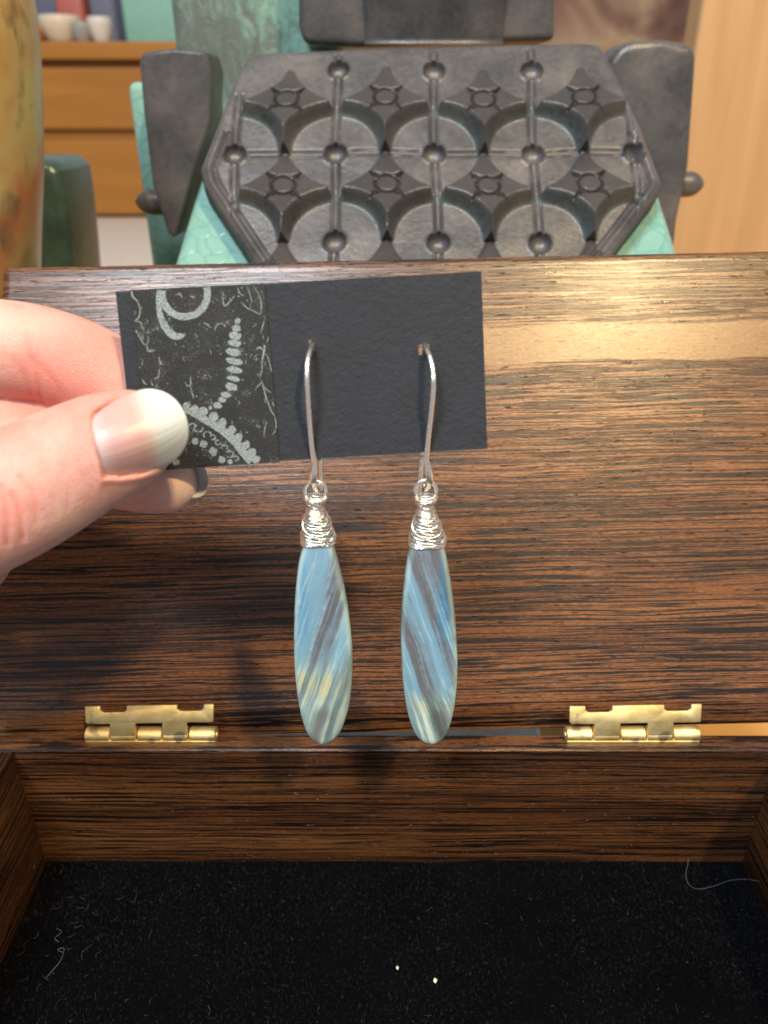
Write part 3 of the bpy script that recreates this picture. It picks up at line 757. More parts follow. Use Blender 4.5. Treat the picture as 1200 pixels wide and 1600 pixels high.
earring(0, [(483, 553), (480, 572), (480, 602), (483, 650), (487, 695), (491, 722)], [(490, 735, -.1), (490, 750, .1), (492, 761, .6), (495, 765, 1.4), (497, 757, 2.2)], [(499.5, 700, 8.5), (500, 722, 8.0), (501, 770, 7.0)], (493, 767),
        [(493, 776, 13), (493, 788, 10), (493, 798, 11.5), (494, 808, 15), (495, 820, 19), (496, 833, 22), (497, 846, 23.5)], o1, M['stone1'],
        'silver wire earring whose blue stone has a yellow streaked lower end', 3)
earring(1, [(671, 556), (676, 578), (677, 600), (674, 640), (669, 685), (666, 718)], [(669, 733, -.1), (671, 748, .1), (669, 760, .6), (665, 764, 1.4), (663, 757, 2.2)], [(661, 695, 8.5), (659, 720, 8.0), (653.5, 786, 7.0)], (665, 766),
        [(665, 776, 13), (665, 789, 10.5), (666, 800, 12), (666, 811, 15), (666, 823, 20), (667, 836, 23.5), (667, 849, 25)], o2, M['stone2'],
        'silver wire earring whose blue stone has a pale mint lower end', 8)

# ------------------------------------------------------------------ the hand
def loft(rows, n=36, m=40, cap=True):
    """rows: px, py, depth, half width in px (image plane), half thickness mm; a closed finger of elliptical sections"""
    S = spline(rows, m)
    C = np.array([at(a, b, d) for a, b, d, _, _ in S])
    T = np.gradient(C, axis=0); T /= np.linalg.norm(T, axis=1)[:, None]
    V = []; Fc = []
    for i in range(m):
        B = np.cross(T[i], FW); B /= np.linalg.norm(B); D = np.cross(B, T[i])
        w = S[i, 3] * S[i, 2] / FPX; h = S[i, 4]
        for k in range(n):
            a = 2 * math.pi * k / n
            V.append(C[i] + B * w * math.cos(a) + D * h * math.sin(a))
    for i in range(m - 1):
        for k in range(n): l = (k + 1) % n; Fc.append((i * n + k, i * n + l, (i + 1) * n + l, (i + 1) * n + k))
    V.append(C[0]); V.append(C[-1])
    for k in range(n): l = (k + 1) % n; Fc.append((len(V) - 2, l, k)); Fc.append((len(V) - 1, (m - 1) * n + k, (m - 1) * n + l))
    return V, Fc
thumb = loft([(-330, 905, 112, 150, 13), (-200, 862, 107, 122, 10.5), (-90, 822, 105, 108, 9.0), (-10, 787, 104.2, 104, 8.4), (50, 758, 104.4, 100, 7.9), (110, 726, 105.0, 93, 7.4), (165, 699, 105.8, 86, 6.9), (210, 683, 106.8, 77, 6.0), (240, 676, 107.6, 64, 5.0), (262, 673, 108.3, 45, 3.7), (275, 672, 108.8, 14, 1.2)])
index = loft([(-330, 520, 128, 98, 9.5), (-200, 528, 124, 86, 8.8), (-90, 541, 121.6, 79, 8.1), (-20, 545, 120.9, 78, 7.9), (40, 550, 120.7, 76, 7.6), (75, 557, 120.8, 74.5, 7.4), (120, 572, 121.0, 74, 7.3), (180, 602, 121.6, 71, 6.9), (235, 636, 122.0, 62, 6.3), (275, 660, 122.4, 48, 5.0), (298, 673, 122.6, 16, 1.6)])
middle = loft([(-330, 650, 133, 95, 9.5), (-200, 652, 130, 84, 8.8), (-90, 664, 127, 77, 8.0), (0, 681, 125, 74, 7.6), (90, 703, 124, 71, 7.2), (160, 722, 122.8, 67, 6.6), (220, 741, 121.6, 61, 5.6), (265, 755, 120.8, 50, 4.5), (290, 763, 120.4, 37, 3.2), (304, 768, 120.2, 12, 1.1)])
ringf = loft([(-330, 760, 142, 92, 9), (-230, 765, 141, 82, 8.4), (-140, 785, 139, 76, 7.8), (-70, 820, 134, 72, 7.2), (-45, 860, 128, 66, 6.6), (-70, 895, 123, 56, 5.6), (-92, 905, 121, 18, 1.8)])
little = loft([(-330, 860, 148, 80, 8), (-240, 872, 146, 70, 7.2), (-170, 895, 142, 64, 6.6), (-125, 930, 135, 60, 6.2), (-130, 965, 129, 52, 5.4), (-155, 985, 126, 16, 1.6)])
palm = loft([(-720, 900, 150, 220, 17), (-600, 850, 142, 235, 18), (-480, 790, 134, 265, 19), (-380, 730, 131, 270, 18), (-290, 700, 132, 235, 15), (-230, 690, 133, 150, 8)])
V, Fc = merge(thumb, index, middle, ringf, little, palm)
me = bpy.data.meshes.new('hand_raw'); me.from_pydata((np.array(V) * .1).tolist(), [], [tuple(q) for q in Fc])   # 1 unit = 10 mm while remeshing
bm = bmesh.new(); bm.from_mesh(me); bmesh.ops.recalc_face_normals(bm, faces=bm.faces[:]); bm.to_mesh(me); bm.free()
tmp = bpy.data.objects.new('hand_raw', me); col.objects.link(tmp)
rm = tmp.modifiers.new('r', 'REMESH'); rm.mode = 'VOXEL'; rm.voxel_size = .042
sm = tmp.modifiers.new('s', 'SMOOTH'); sm.factor = .5; sm.iterations = 14
dg = bpy.context.evaluated_depsgraph_get(); ev = tmp.evaluated_get(dg); m2 = ev.to_mesh()
HV = np.empty(len(m2.vertices) * 3); m2.vertices.foreach_get('co', HV); HV = HV.reshape(-1, 3) * 10
HF = [tuple(p.vertices) for p in m2.polygons]
HN = np.empty(len(m2.vertices) * 3); m2.vertices.foreach_get('normal', HN); HN = HN.reshape(-1, 3)
ev.to_mesh_clear(); bpy.data.objects.remove(tmp); bpy.data.meshes.remove(me)
# thumb nail frame in the picture plane: s along, q across (pixels), depth on the nail surface
NA = math.radians(-19.5); NB = (153, 699); NLEN = 146.0
ca, sa = math.cos(NA), math.sin(NA)
def nail_px(s, q): return NB[0] + s * ca - q * sa, NB[1] + s * sa + q * ca
def nail_sq(px, py):
    dx, dy = px - NB[0], py - NB[1]; return dx * ca + dy * sa, -dx * sa + dy * ca
def nail_hw(s):
    s = np.asarray(s, float); u = np.clip(s / NLEN, 0, 1)
    base = np.interp(u, [0, .12, .35, .6, .8, 1.0], [47, 55, 62, 63, 61, 60])
    tipr = np.clip((u - .60) / .40, 0, 1); base = base * np.sqrt(np.clip(1 - tipr ** 2.3, 0, 1))
    return base
def cuticle(q): return 12.0 * (np.abs(q) / 50) ** 2 * np.where(q > 0, -.25, 1.05) - 3
def nail_depth(s, q):
    u = np.clip(s / NLEN, -.3, 1.1)
    return 98.15 + 4.6 * np.sign(u) * np.abs(u) ** 1.6 + 4.1 * ((q + 6) / 63) ** 2
hx_, hy_, hd = proj(HV)
fm_ = hd < 106.5
s_, q_ = nail_sq(hx_, hy_)
hw_ = nail_hw(np.clip(s_, 0, NLEN)); s0 = cuticle(q_)
inner = np.minimum(hw_ - np.abs(q_), s_ - s0)                  # >0 inside the plate
inner = np.where(s_ > NLEN, -50, inner)
tgt = nail_depth(s_, q_) + .45
k = np.clip((inner + 2) / 5, 0, 1) * fm_ * (hx_ > 100)
k = k * k * (3 - 2 * k)
newd = hd * (1 - k) + np.maximum(tgt, np.where(s_ > 104, hd, -1e9)) * k
fold = np.exp(-((inner + 6.5) / 5.0) ** 2) * fm_ * (s_ > -25) * (s_ < 108)
newd = newd - .42 * fold * np.clip((112 - s_) / 30, 0, 1)
HV = EYE + (HV - EYE) * (newd / hd)[:, None]
# creases
hx_, hy_, hd = proj(HV)
def crease(pts, depth, width, zone, red=0.5):
    P = spline(pts, 40); d = np.full(len(HV), 1e9)
    for a, b in zip(P[:-1], P[1:]):
        ab = b - a; t = np.clip(((hx_ - a[0]) * ab[0] + (hy_ - a[1]) * ab[1]) / (ab @ ab), 0, 1)
        d = np.minimum(d, np.hypot(hx_ - a[0] - t * ab[0], hy_ - a[1] - t * ab[1]))
    g = np.exp(-(d / width) ** 2) * zone
    return g * depth, g * red
near = hd < 106.5; far = (hd > 108) & (hd < 121.5)
disp = np.zeros(len(HV)); red = np.zeros(len(HV))
for pts, dp, w, zn, r in [([(40, 520), (46, 552), (58, 592), (66, 628)], .24, 4.5, far, .35), ([(48, 560), (80, 590), (100, 622)], .13, 4.5, far, .3), ([(20, 560), (40, 590), (52, 625)], .12, 5, far, .3),
                          ([(18, 772), (30, 800), (36, 842)], .30, 4.5, near, .5), ([(30, 745), (52, 775), (58, 815)], .18, 4.5, near, .35), ([(0, 760), (10, 800), (12, 850)], .24, 5, near, .4), ([(-22, 770), (-12, 810), (-10, 850)], .25, 6, near, .4),
                          ([(72, 735), (84, 770), (86, 806)], .10, 4, near, .12), ([(98, 728), (108, 765), (106, 795)], .08, 4, near, .10), ([(120, 715), (134, 742), (146, 768)], .07, 4, near, .1),
                          ([(128, 700), (138, 722), (152, 745)], .10, 3, near, .22), ([(130, 740), (150, 752), (168, 757)], .08, 3, near, .15)]:
    g, rr = crease(pts, dp, w, zn, r); disp += g; red = np.maximum(red, rr)
HV = HV - HN * disp[:, None]
def glow(x, y, rx, ry, zone, a): return a * np.exp(-((hx_ - x) / rx) ** 2 - ((hy_ - y) / ry) ** 2) * zone
red = np.clip(red + glow(110, 560, 100, 70, far, .8) + glow(60, 640, 90, 40, hd > 108, .75) + glow(15, 800, 55, 60, near, .55) + glow(110, 640, 60, 30, near, .45) + glow(120, 700, 25, 40, near, .35) + glow(190, 750, 60, 25, near, .2) + glow(240, 790, 90, 30, hd > 108, .3) + glow(0, 690, 80, 25, near, .3), 0, 1)
cut = np.exp(-((inner + 3) / 4.0) ** 2) * near * (s_ < 60); red = np.clip(red + .45 * cut, 0, 1)
pale = np.clip(glow(290, 760, 26, 40, hd > 110, .8) + glow(262, 715, 40, 26, near, .5) + glow(130, 830, 90, 30, near, .35) + glow(10, 510, 70, 25, far, .3), 0, 1)
prn = np.clip(glow(245, 770, 70, 45, hd > 108, 1.) + glow(150, 545, 75, 60, far, .9), 0, 1)
php = np.where(hy_ > 690, np.hypot((hx_ - 150) * 1.0, (hy_ - 800) * .8), hx_ * .55 - hy_ * .85) * 1.05
wrist = HV[np.argmin(HV[:, 0])]
hand = empty('person', (wrist[0], wrist[1], 0), 'bare hand with long pale thumbnail pinching the black card from the left', 'person')
hb = mk('hand', HV, HF, M['skin'], hand)
for nm, arr in (('redness', red), ('pale', pale), ('print', prn), ('printphase', php)):
    a_ = hb.data.attributes.new(nm, 'FLOAT', 'POINT'); a_.data.foreach_set('value', arr.astype(np.float32))
# thumb nail plate
nu, nv = 56, 40; V = []; al = []; ac = []
for side in (0, 1):
    for i in range(nu + 1):
        u = i / nu; u = 1 - (1 - u) ** 1.35
        for j in range(nv + 1):
            w = -1 + 2 * j / nv
            s = u * NLEN; q = w * float(nail_hw(s)); st = s + float(cuticle(q)) * (1 - u) ** 2
            px, py = nail_px(st, q); d = float(nail_depth(st, q)) + (0.34 if side else 0.0) + (.28 * max(0, abs(w) - .85) / .15 * (1 - u) if not side else 0)
            V.append(at(px, py, d)); al.append(u); ac.append(w)
ix = lambda s, i, j: s * (nu + 1) * (nv + 1) + i * (nv + 1) + j
Fc = []
for i in range(nu):
    for j in range(nv):
        Fc.append((ix(0, i, j), ix(0, i + 1, j), ix(0, i + 1, j + 1), ix(0, i, j + 1))); Fc.append((ix(1, i, j + 1), ix(1, i + 1, j + 1), ix(1, i + 1, j), ix(1, i, j)))
for i in range(nu):
    Fc.append((ix(0, i + 1, 0), ix(0, i, 0), ix(1, i, 0), ix(1, i + 1, 0))); Fc.append((ix(0, i, nv), ix(0, i + 1, nv), ix(1, i + 1, nv), ix(1, i, nv)))
for j in range(nv):
    Fc.append((ix(0, 0, j), ix(0, 0, j + 1), ix(1, 0, j + 1), ix(1, 0, j)))
nl = mk('thumb_nail', V, Fc, M['nail'], hb)
for nm, arr in (('along', al), ('across', ac)):
    a_ = nl.data.attributes.new(nm, 'FLOAT', 'POINT'); a_.data.foreach_set('value', arr)
# free edge of the middle finger's nail, behind its tip
nu, nv = 18, 24; V = []; al = []; ac = []
for side in (0, 1):
    for i in range(nu + 1):
        u = i / nu
        for j in range(nv + 1):
            w = -1 + 2 * j / nv
            hw = 34 * math.sqrt(max(0, 1 - max(0, (u - .45) / .55) ** 3.2)) * (1 - .12 * u)
            px = 262 + u * 64; py = 738 + u * 14 + w * hw
            V.append(at(px, py, 123.4 - 1.9 * u - 2.6 * w * w * (1 - .3 * u) + .5 * side)); al.append(.55 + .45 * u); ac.append(w)
ix = lambda s, i, j: s * (nu + 1) * (nv + 1) + i * (nv + 1) + j
Fc = []
for i in range(nu):
    for j in range(nv):
        Fc.append((ix(0, i, j), ix(0, i + 1, j), ix(0, i + 1, j + 1), ix(0, i, j + 1))); Fc.append((ix(1, i, j + 1), ix(1, i + 1, j + 1), ix(1, i + 1, j), ix(1, i, j)))
    Fc.append((ix(0, i + 1, 0), ix(0, i, 0), ix(1, i, 0), ix(1, i + 1, 0))); Fc.append((ix(0, i, nv), ix(0, i + 1, nv), ix(1, i + 1, nv), ix(1, i, nv)))
nl = mk('finger_nail', V, Fc, M['nail'], hb)
for nm, arr in (('along', al), ('across', ac)):
    a_ = nl.data.attributes.new(nm, 'FLOAT', 'POINT'); a_.data.foreach_set('value', arr)

# ------------------------------------------------------------------ ceramic sculpture behind the lid
SL = math.radians(42); SO = at(680, 240, 235)
s1 = np.array([1., 0, 0]); s2 = np.array([0, math.sin(SL), math.cos(SL)]); s3 = np.cross(s1, s2)
SF = frame_of(SO, s1, s2, s3)
def sc_xy(px, py, off=0):
    q = at_plane(px, py, SO + s3 * off, s3) - SO; return float(q @ s1), float(q @ s2)
sculpt = empty('ceramic_sculpture', (SO[0], SO[1] + 30, 0), 'dark stoneware sculpture with star relief slab and teal glazed body behind the box', 'sculpture')
outl = np.array([sc_xy(*p) for p in [(312, 262), (330, 215), (372, 110), (384, 90), (402, 80), (640, 71), (915, 64), (936, 67), (948, 82), (1000, 190), (1036, 285), (1030, 302), (900, 470), (880, 485), (470, 490), (440, 475), (318, 290)]])
PIT = 30.2
def inside_dist(x, y):
    """signed distance to the outline, positive inside"""
    d = np.full(x.shape, 1e9); c = np.zeros(x.shape, bool)
    for (x0, y0), (x1, y1) in zip(outl, np.roll(outl, -1, 0)):
        ax, ay = x1 - x0, y1 - y0; t = np.clip(((x - x0) * ax + (y - y0) * ay) / (ax * ax + ay * ay), 0, 1)
        d = np.minimum(d, np.hypot(x - x0 - t * ax, y - y0 - t * ay))
        if y0 != y1: c ^= ((y0 > y) != (y1 > y)) & (x < ax * (y - y0) / ay + x0)
    return np.where(c, d, -d)
def ss(a, b, t):
    t = np.clip((t - a) / (b - a), 0, 1); return t * t * (3 - 2 * t)
def relief(x, y):
    wx = x + .35 * np.sin(y * .11 + 1) + .25 * np.sin(x * .07 + y * .05); wy = y + .4 * np.sin(x * .09) + .2 * np.sin(x * .19 + 2)
    i = np.round(wx / PIT); j = np.round(wy / PIT); dx = wx - i * PIT; dy = wy - j * PIT; r = np.hypot(dx, dy)
    Rr = 12.9; h = np.zeros(x.shape)
    ci = np.floor(wx / PIT); cj = np.floor(wy / PIT); ex_ = wx - (ci + .5) * PIT; ey = wy - (cj + .5) * PIT
    star = (ci >= -2) & (ci <= 1) & (cj <= 0); hc = PIT / 2
    q = np.abs(dx)
    # between the flat discs a star rises like a tilted shingle: flush at its upper point, proud above a steep foot
    ru = ((hc - np.abs(ex_)) ** 1.5 + np.abs(hc - ey) ** 1.5) ** (1 / 1.5); rl = np.minimum(np.hypot(ex_ - hc, ey + hc), np.hypot(ex_ + hc, ey + hc))
    mu = ss(Rr + .6, Rr + 1.5, ru); ml = ss(Rr, Rr + 3.3, rl)
    tilt = np.clip((hc - ey) / (2 * hc), 0, 1)
    h += np.where(star, (.6 + 7.2 * tilt) * mu * ml * ss(1.0, 2.6, q), 0)
    h -= np.where(star, .35 * np.exp(-((ru - Rr - 1.2) / .45) ** 2), 0)
    gl = np.where(star & (rl > Rr) & (rl < Rr + 3.0) & (dx > 0) & (ey < 3), .65, np.where(star & (rl > Rr) & (rl < Rr + 3.0) & (ey < 3), .2, 0))
    # scored straps
    st = (np.abs(i) <= 1) | ((np.abs(i) == 2) & (np.abs(wy) < 22)); q = np.abs(dx)
    h += st * .25 * ss(.8, .5, q)
    h -= st * .7 * np.exp(-((q - 1.05) / .34) ** 2)
    h -= np.where(j == 0, .55 * np.exp(-((np.abs(dy) - .9) / .4) ** 2), 0)
    # pressed ball at the crossing
    b = (j <= 1) & (np.abs(i) <= 2) & ((j < 1) | (np.abs(i) < 2)); R_ = 3.3
    h = np.where(b & (r < R_), -.4 - 2.4 * np.sqrt(np.clip(1 - (r / R_) ** 2, 0, 1)), h)
    h += np.where(b & (r >= R_), .45 * np.exp(-((r - R_) / .5) ** 2), 0)
    # stamp in the middle of each star: circle with four darts
    ey = ey - 1.6; rr = np.hypot(ex_, ey)
    h -= np.where(star, 1.6 * np.exp(-((rr - 3.5) / .40) ** 2), 0)
    for sx in (-1, 1):
        for sy in (-1, 1):
            u = (ex_ * sx + ey * sy) * .7071; w = np.abs(ex_ * sx - ey * sy) * .7071
            h -= np.where(star & (u > 4.0) & (u < 7.2), 1.9 * np.exp(-(w / (.18 + .75 * ss(7.2, 4.0, u))) ** 2), 0)
    h += .22 * np.sin(x * .13 + 2 * np.sin(y * .09)) * np.sin(y * .16)
    tone = np.where(star, mu * ml * ss(1.0, 2.6, q), 0)
    return h, gl, tone
STEP = .34
xs = np.arange(outl[:, 0].min() - 1, outl[:, 0].max() + 1.3, STEP); ys = np.arange(max(outl[:, 1].min(), sc_xy(680, 455)[1]), outl[:, 1].max() + 1.3, STEP)
XX, YY = np.meshgrid(xs, ys); D = inside_dist(XX, YY); Hh, Gl, Tn = relief(XX, YY)
Hh = Hh * ss(.5, 4.0, D)
lipm = (YY < 8)
Hh += np.where(lipm, .9 * np.exp(-((D - 2.6) / .8) ** 2) - .9 * np.exp(-((D - 4.4) / .55) ** 2), 0)
dd = np.clip(D, 0, 1.8); Hh -= 1.8 - np.sqrt(np.clip(1.8 ** 2 - (1.8 - dd) ** 2, 0, None))
keep = D > -.2; num = np.cumsum(keep.ravel()).reshape(keep.shape) - 1
V = np.stack([XX[keep], YY[keep], Hh[keep]], 1).tolist(); G = list(zip(Gl[keep].tolist(), Tn[keep].tolist()))
ok = keep[:-1, :-1] & keep[1:, :-1] & keep[:-1, 1:] & keep[1:, 1:]
Fc = np.stack([num[:-1, :-1][ok], num[:-1, 1:][ok], num[1:, 1:][ok], num[1:, :-1][ok]], 1).tolist()
bm = bmesh.new(); vs = [bm.verts.new(p) for p in V]
for q in Fc: bm.faces.new([vs[i] for i in q])
bm.verts.index_update(); gl_of = {v: g for v, g in zip(vs, G)}
be = [e for e in bm.edges if len(e.link_faces) == 1]
ext = bmesh.ops.extrude_edge_only(bm, edges=be)
for e in ext['geom']:
    if isinstance(e, bmesh.types.BMVert): e.co.z = -11.0
for v_ in [v_ for v_ in bm.verts if not v_.link_faces]: bm.verts.remove(v_)
bm.verts.index_update(); G2 = [gl_of.get(v_, (0.0, 0.0)) for v_ in bm.verts]
V, Fc = from_bm(bm)
slab = mk('relief_slab', V, Fc, M['clay'], sculpt, frame=SF, sharp=60)
a_ = slab.data.attributes.new('glaze', 'FLOAT', 'POINT'); a_.data.foreach_set('value', [g[0] for g in G2])
a_ = slab.data.attributes.new('startone', 'FLOAT', 'POINT'); a_.data.foreach_set('value', [g[1] for g in G2])
# teal body: slopes away under the slab, then drops to its base
def wpt(px, py, off): 
    return at_plane(px, py, SO + s3 * off, s3)
TL, TR = wpt(352, 150, -9), wpt(985, 150, -9); BL, BR = wpt(272, 405, -9), wpt(1066, 405, -9)
def body_ring(L, Rr, yb):
    return [L, Rr, np.array([Rr[0] * .97, yb, Rr[2]]), np.array([L[0] * .97, yb, L[2]])]
k = 1.75
BL2, BR2 = TL + (BL - TL) * k, TR + (BR - TR) * k
rings_ = [body_ring(TL, TR, 300), body_ring(BL, BR, 300), body_ring(BL2, BR2, 300), [np.array([BL2[0], BL2[1] + 4, 8.5]), np.array([BR2[0], BR2[1] + 4, 8.5]), np.array([BR2[0] * .97, 300, 8.5]), np.array([BL2[0] * .97, 300, 8.5])]]
bm = bmesh.new(); rr = [[bm.verts.new(p) for p in r] for r in rings_]
for a, b in zip(rr[:-1], rr[1:]):
    for i in range(4): bm.faces.new((a[i], a[(i + 1) % 4], b[(i + 1) % 4], b[i]))
bm.faces.new(rr[0]); bm.faces.new(rr[-1][::-1]); bmesh.ops.recalc_face_normals(bm, faces=bm.faces[:])
bmesh.ops.bevel(bm, geom=bm.edges[:], offset=4, segments=4, profile=.5, affect='EDGES')
V, Fc = from_bm(bm); mk('teal_body', V, Fc, M['glaze'], sculpt, sharp=40)
# side fins: upright tapering slabs, each with a peg
def vplane(px, py, Y): p = at_y(px, py, Y); return p[0], p[2]
def fin(pts, Y, th, peg, sgn):
    FR = frame_of((0, Y, 0), (1, 0, 0), (0, 0, 1), (0, -1, 0))
    v, f = prism([vplane(*p, Y) for p in pts], FR, -th, 0, 3.0, 4); o = mk('side_fin', v, f, M['clay'], sculpt, sharp=20)
    c = at_y(*peg, Y + th * .4); P = [(c[0] + sgn * t, c[1], c[2]) for t in np.linspace(-8, 6, 15)]
    rad = [4.4] * 9 + [4.35, 4.1, 3.7, 3.0, 2.0, .4]
    v, f = tube(P, rad, 20); mk('peg', v, f, M['clay'], o, sharp=50)
fin([(220, 82), (268, 76), (322, 80), (331, 110), (330, 190), (300, 280), (274, 374), (262, 366), (238, 290), (224, 180), (217, 100)], 292, 22, (238, 316), -1)
fin([(984, 64), (1040, 62), (1087, 70), (1090, 90), (1078, 260), (1060, 345), (1052, 420), (960, 420), (940, 300), (950, 100), (968, 76)], 296, 22, (1074, 288), 1)
# upper block: three panels with a swelling middle
HB = 312
FRB = frame_of((0, HB, 0), (1, 0, 0), (0, 0, 1), (0, -1, 0))
v, f = prism([vplane(*p, HB) for p in [(466, -260), (466, 40), (475, 70), (560, 74), (868, 64), (866, -260)]], FRB, -40, 0, 2.5, 3)
head = mk('upper_block', v, f, M['clay'], sculpt, sharp=45)
x0, z0 = vplane(548, 72, HB); x1, _ = vplane(808, 68, HB); z1 = vplane(680, -150, HB)[1]
V = []; Fc = []; nx, nz = 30, 24
for j in range(nz + 1):
    for i in range(nx + 1):
        u = -1 + 2 * i / nx; w = j / nz
        xx = (x0 + x1) / 2 + u * (x1 - x0) / 2 * (.86 + .14 * (1 - math.cos(w * 1.4)))
        V.append((xx, HB + 2 - 11 * (max(0, 1 - u * u)) ** .45 * (.55 + .45 * min(1, w * 2.5 + .15)) ** .8, z0 + .5 + (z1 - z0) * w))
for j in range(nz):
    for i in range(nx): Fc.append((j * (nx + 1) + i, j * (nx + 1) + i + 1, (j + 1) * (nx + 1) + i + 1, (j + 1) * (nx + 1) + i))
Fc.append(tuple(range(nx + 1)))
mk('front_panel', V, Fc, M['clay'], head)
v, f = box(-62, 44, 134, 330, .4, 8, 1.2); tag(mk('slate_slab', v, f, M['slate'], smooth=False), 'grey slate slab glimpsed through the gap under the lid', 'slab')

# ------------------------------------------------------------------ soft background pieces
def upright(name, pts, Y, th, mat, label, cat, bev=4, base=True):
    FR = frame_of((0, Y, 0), (1, 0, 0), (0, 0, 1), (0, -1, 0))
    v, f = prism([vplane(*p, Y) for p in pts], FR, -th, 0, bev, 4)
    return tag(mk(name, v, f, mat, sharp=45), label, cat)
def upright_z(name, px0, px1, pyt, Y, th, mat, label, cat, bev=4):
    xa, zt = vplane(px0, pyt, Y); xb, _ = vplane(px1, pyt, Y)
    v, f = box(xa, xb, Y, Y + th, .3, zt, bev, 4)
    return tag(mk(name, v, f, mat, sharp=45), label, cat)
# tall mottled green slab form
upright_z('ceramic_form', 238, 520, -220, 335, 40, M['mottle'], 'tall mottled green ceramic form behind the sculpture', 'ceramic', 6)
upright_z('glazed_slab', 197, 300, 128, 318, 12, M['glaze'], 'pale teal glazed slab standing beside the left fin', 'ceramic', 3)
xa, zt = vplane(105, 246, 330); xb, _ = vplane(-60, 246, 330)
FR = frame_of((0, 330, 0), (1, 0, 0), (0, 0, 1), (0, -1, 0))
px_r = [(80, 250), (92, 268), (98, 300), (106, 360), (114, 440)]
outp = [vplane(*p, 330) for p in px_r]; outp = [(xb, .3), (xb, outp[0][1])] + outp + [(outp[-1][0] + 4, .3)]
v, f = prism(outp, FR, -40, 0, 5, 4); tag(mk('green_vessel', v, f, M['dark_green'], sharp=45), 'dark green glazed vessel between the yellow jar and the cabinet', 'vessel')
# painted jar
JY = 235
jr = [(-2, vplane(47, 560, JY)), (0, vplane(48, 470, JY)), (0, vplane(47.5, 380, JY)), (0, vplane(49, 280, JY)), (0, vplane(46, 180, JY)), (0, vplane(41, 90, JY)), (0, vplane(31, 0, JY)), (0, vplane(10, -90, JY)), (0, vplane(-30, -170, JY))]
jc = vplane(48, 400, JY)[0] - 46; prof_j = [(p[0] - jc, p[1]) for _, p in jr]
prof_j = [(0, .4), (prof_j[0][0] * .9, .4), (prof_j[0][0] * .96, 4)] + [p for p in prof_j if p[1] > 6]
PJ = spline(prof_j, 60); PJ[:, 0] = np.maximum(PJ[:, 0], 0); V = []; Fc = []; seg = 64
for r_, z_ in PJ:
    for k in range(seg): a = 2 * math.pi * k / seg; V.append((jc + r_ * math.cos(a), JY + r_ * math.sin(a), z_))
for i in range(len(PJ) - 1):
    for k in range(seg): l = (k + 1) % seg; Fc.append((i * seg + k, i * seg + l, (i + 1) * seg + l, (i + 1) * seg + k))
tag(mk('painted_jar', V, Fc, M['jar'], origin=(jc, JY, 0)), 'yellow jar painted with orange and brown marks at the left edge', 'jar')
# cream cloth on the table
xa = at_plane(20, 420, (0, 0, 0), np.array([0, 0, 1.]))[0]
v, f = box(-560, -60, 480, 1240, .4, 3, 1); tag(mk('cream_cloth', v, f, M['cream'], smooth=False), 'cream cloth lying on the table in front of the cabinet', 'cloth')
# cabinet
CYB = 1245
cab = empty('cabinet', (-500, CYB + 100, 0), 'blurred orange wooden cabinet with drawers behind the yellow jar', 'cabinet')
xl = vplane(-300, 200, CYB)[0]; xr = vplane(330, 200, CYB)[0]; ztop = vplane(150, 66, CYB)[1]
v, f = box(xl, xr, CYB, CYB + 260, .4, ztop - 22, 2); mk('carcass', v, f, M['cabinet'], cab, smooth=False)
v, f = box(xl - 8, xr + 8, CYB - 22, CYB + 260, ztop - 21.5, ztop, 3); mk('cabinet_top', v, f, M['cabinet'], cab, smooth=False)
zg = vplane(150, 212, CYB)[1]
for a, b in ((8, zg - 5), (zg + 9, ztop - 30)):
    v, f = box(xl + 6, xr - 6, CYB - 14, CYB - .5, a, b, 3); mk('drawer_front', v, f, M['cabinet'], cab, smooth=False)
# things on the cabinet
def bgbox(name, px0, px1, py0, py1, Y, th, mat, label, cat, bev=6):
    xa, zt = vplane(px0, py0, Y); xb, _ = vplane(px1, py0, Y); zb = ztop + .5
    v, f = box(xa, xb, Y, Y + th, zb, zt, bev, 3); return tag(mk(name, v, f, mat, sharp=45), label, cat)
bgbox('teal_board', 172, 300, -120, 66, 1290, 12, simple('pale_teal_paint', (.24, .50, .42), .5), 'pale teal board standing on the cabinet', 'board', 4)
bgbox('red_book', 82, 125, -14, 40, 1330, 60, simple('red_cover', (.50, .13, .10), .5), 'red book standing at the back of the cabinet', 'book')
bgbox('blue_box', 20, 80, -60, 40, 1345, 60, simple('blue_grey_card', (.12, .14, .22), .6), 'dark blue box at the back of the cabinet', 'box')
bgbox('blue_book', 127, 168, -60, 40, 1345, 60, simple('dusky_blue_card', (.17, .18, .27), .6), 'dusky blue book beside the red one', 'book')
def bowl(name, px, py, rpx, Y, mat, label, cat, tall):
    xa, zt = vplane(px, py, Y); r_ = rpx / FPX * Y * 1.03; h_ = zt - ztop
    prof = [(0, .3), (r_ * .55, .3), (r_ * .8, h_ * .3), (r_, h_ * .75), (r_ * .97, h_), (r_ * .88, h_ * .98), (r_ * .7, h_ * .4), (0, h_ * .3)]
    S = spline(prof, 30); V = []; Fc = []
    for a_, z_ in S:
        for k in range(32): t_ = 2 * math.pi * k / 32; V.append((xa + max(a_, 0.01) * math.cos(t_), Y + max(a_, 0.01) * math.sin(t_), ztop + z_))
    for i in range(len(S) - 1):
        for k in range(32): l = (k + 1) % 32; Fc.append((i * 32 + k, i * 32 + l, (i + 1) * 32 + l, (i + 1) * 32 + k))
    tag(mk(name, V, Fc, mat), label, cat)
bowl('cream_bowl', 92, 26, 26, 1268, simple('cream_glaze', (.72, .62, .48), .4), 'cream bowl on the cabinet', 'bowl', 1)
bowl('terracotta_bowl', 48, 40, 22, 1262, simple('terracotta', (.46, .22, .12), .6), 'terracotta bowl on the cabinet beside the yellow jar', 'bowl', 1)
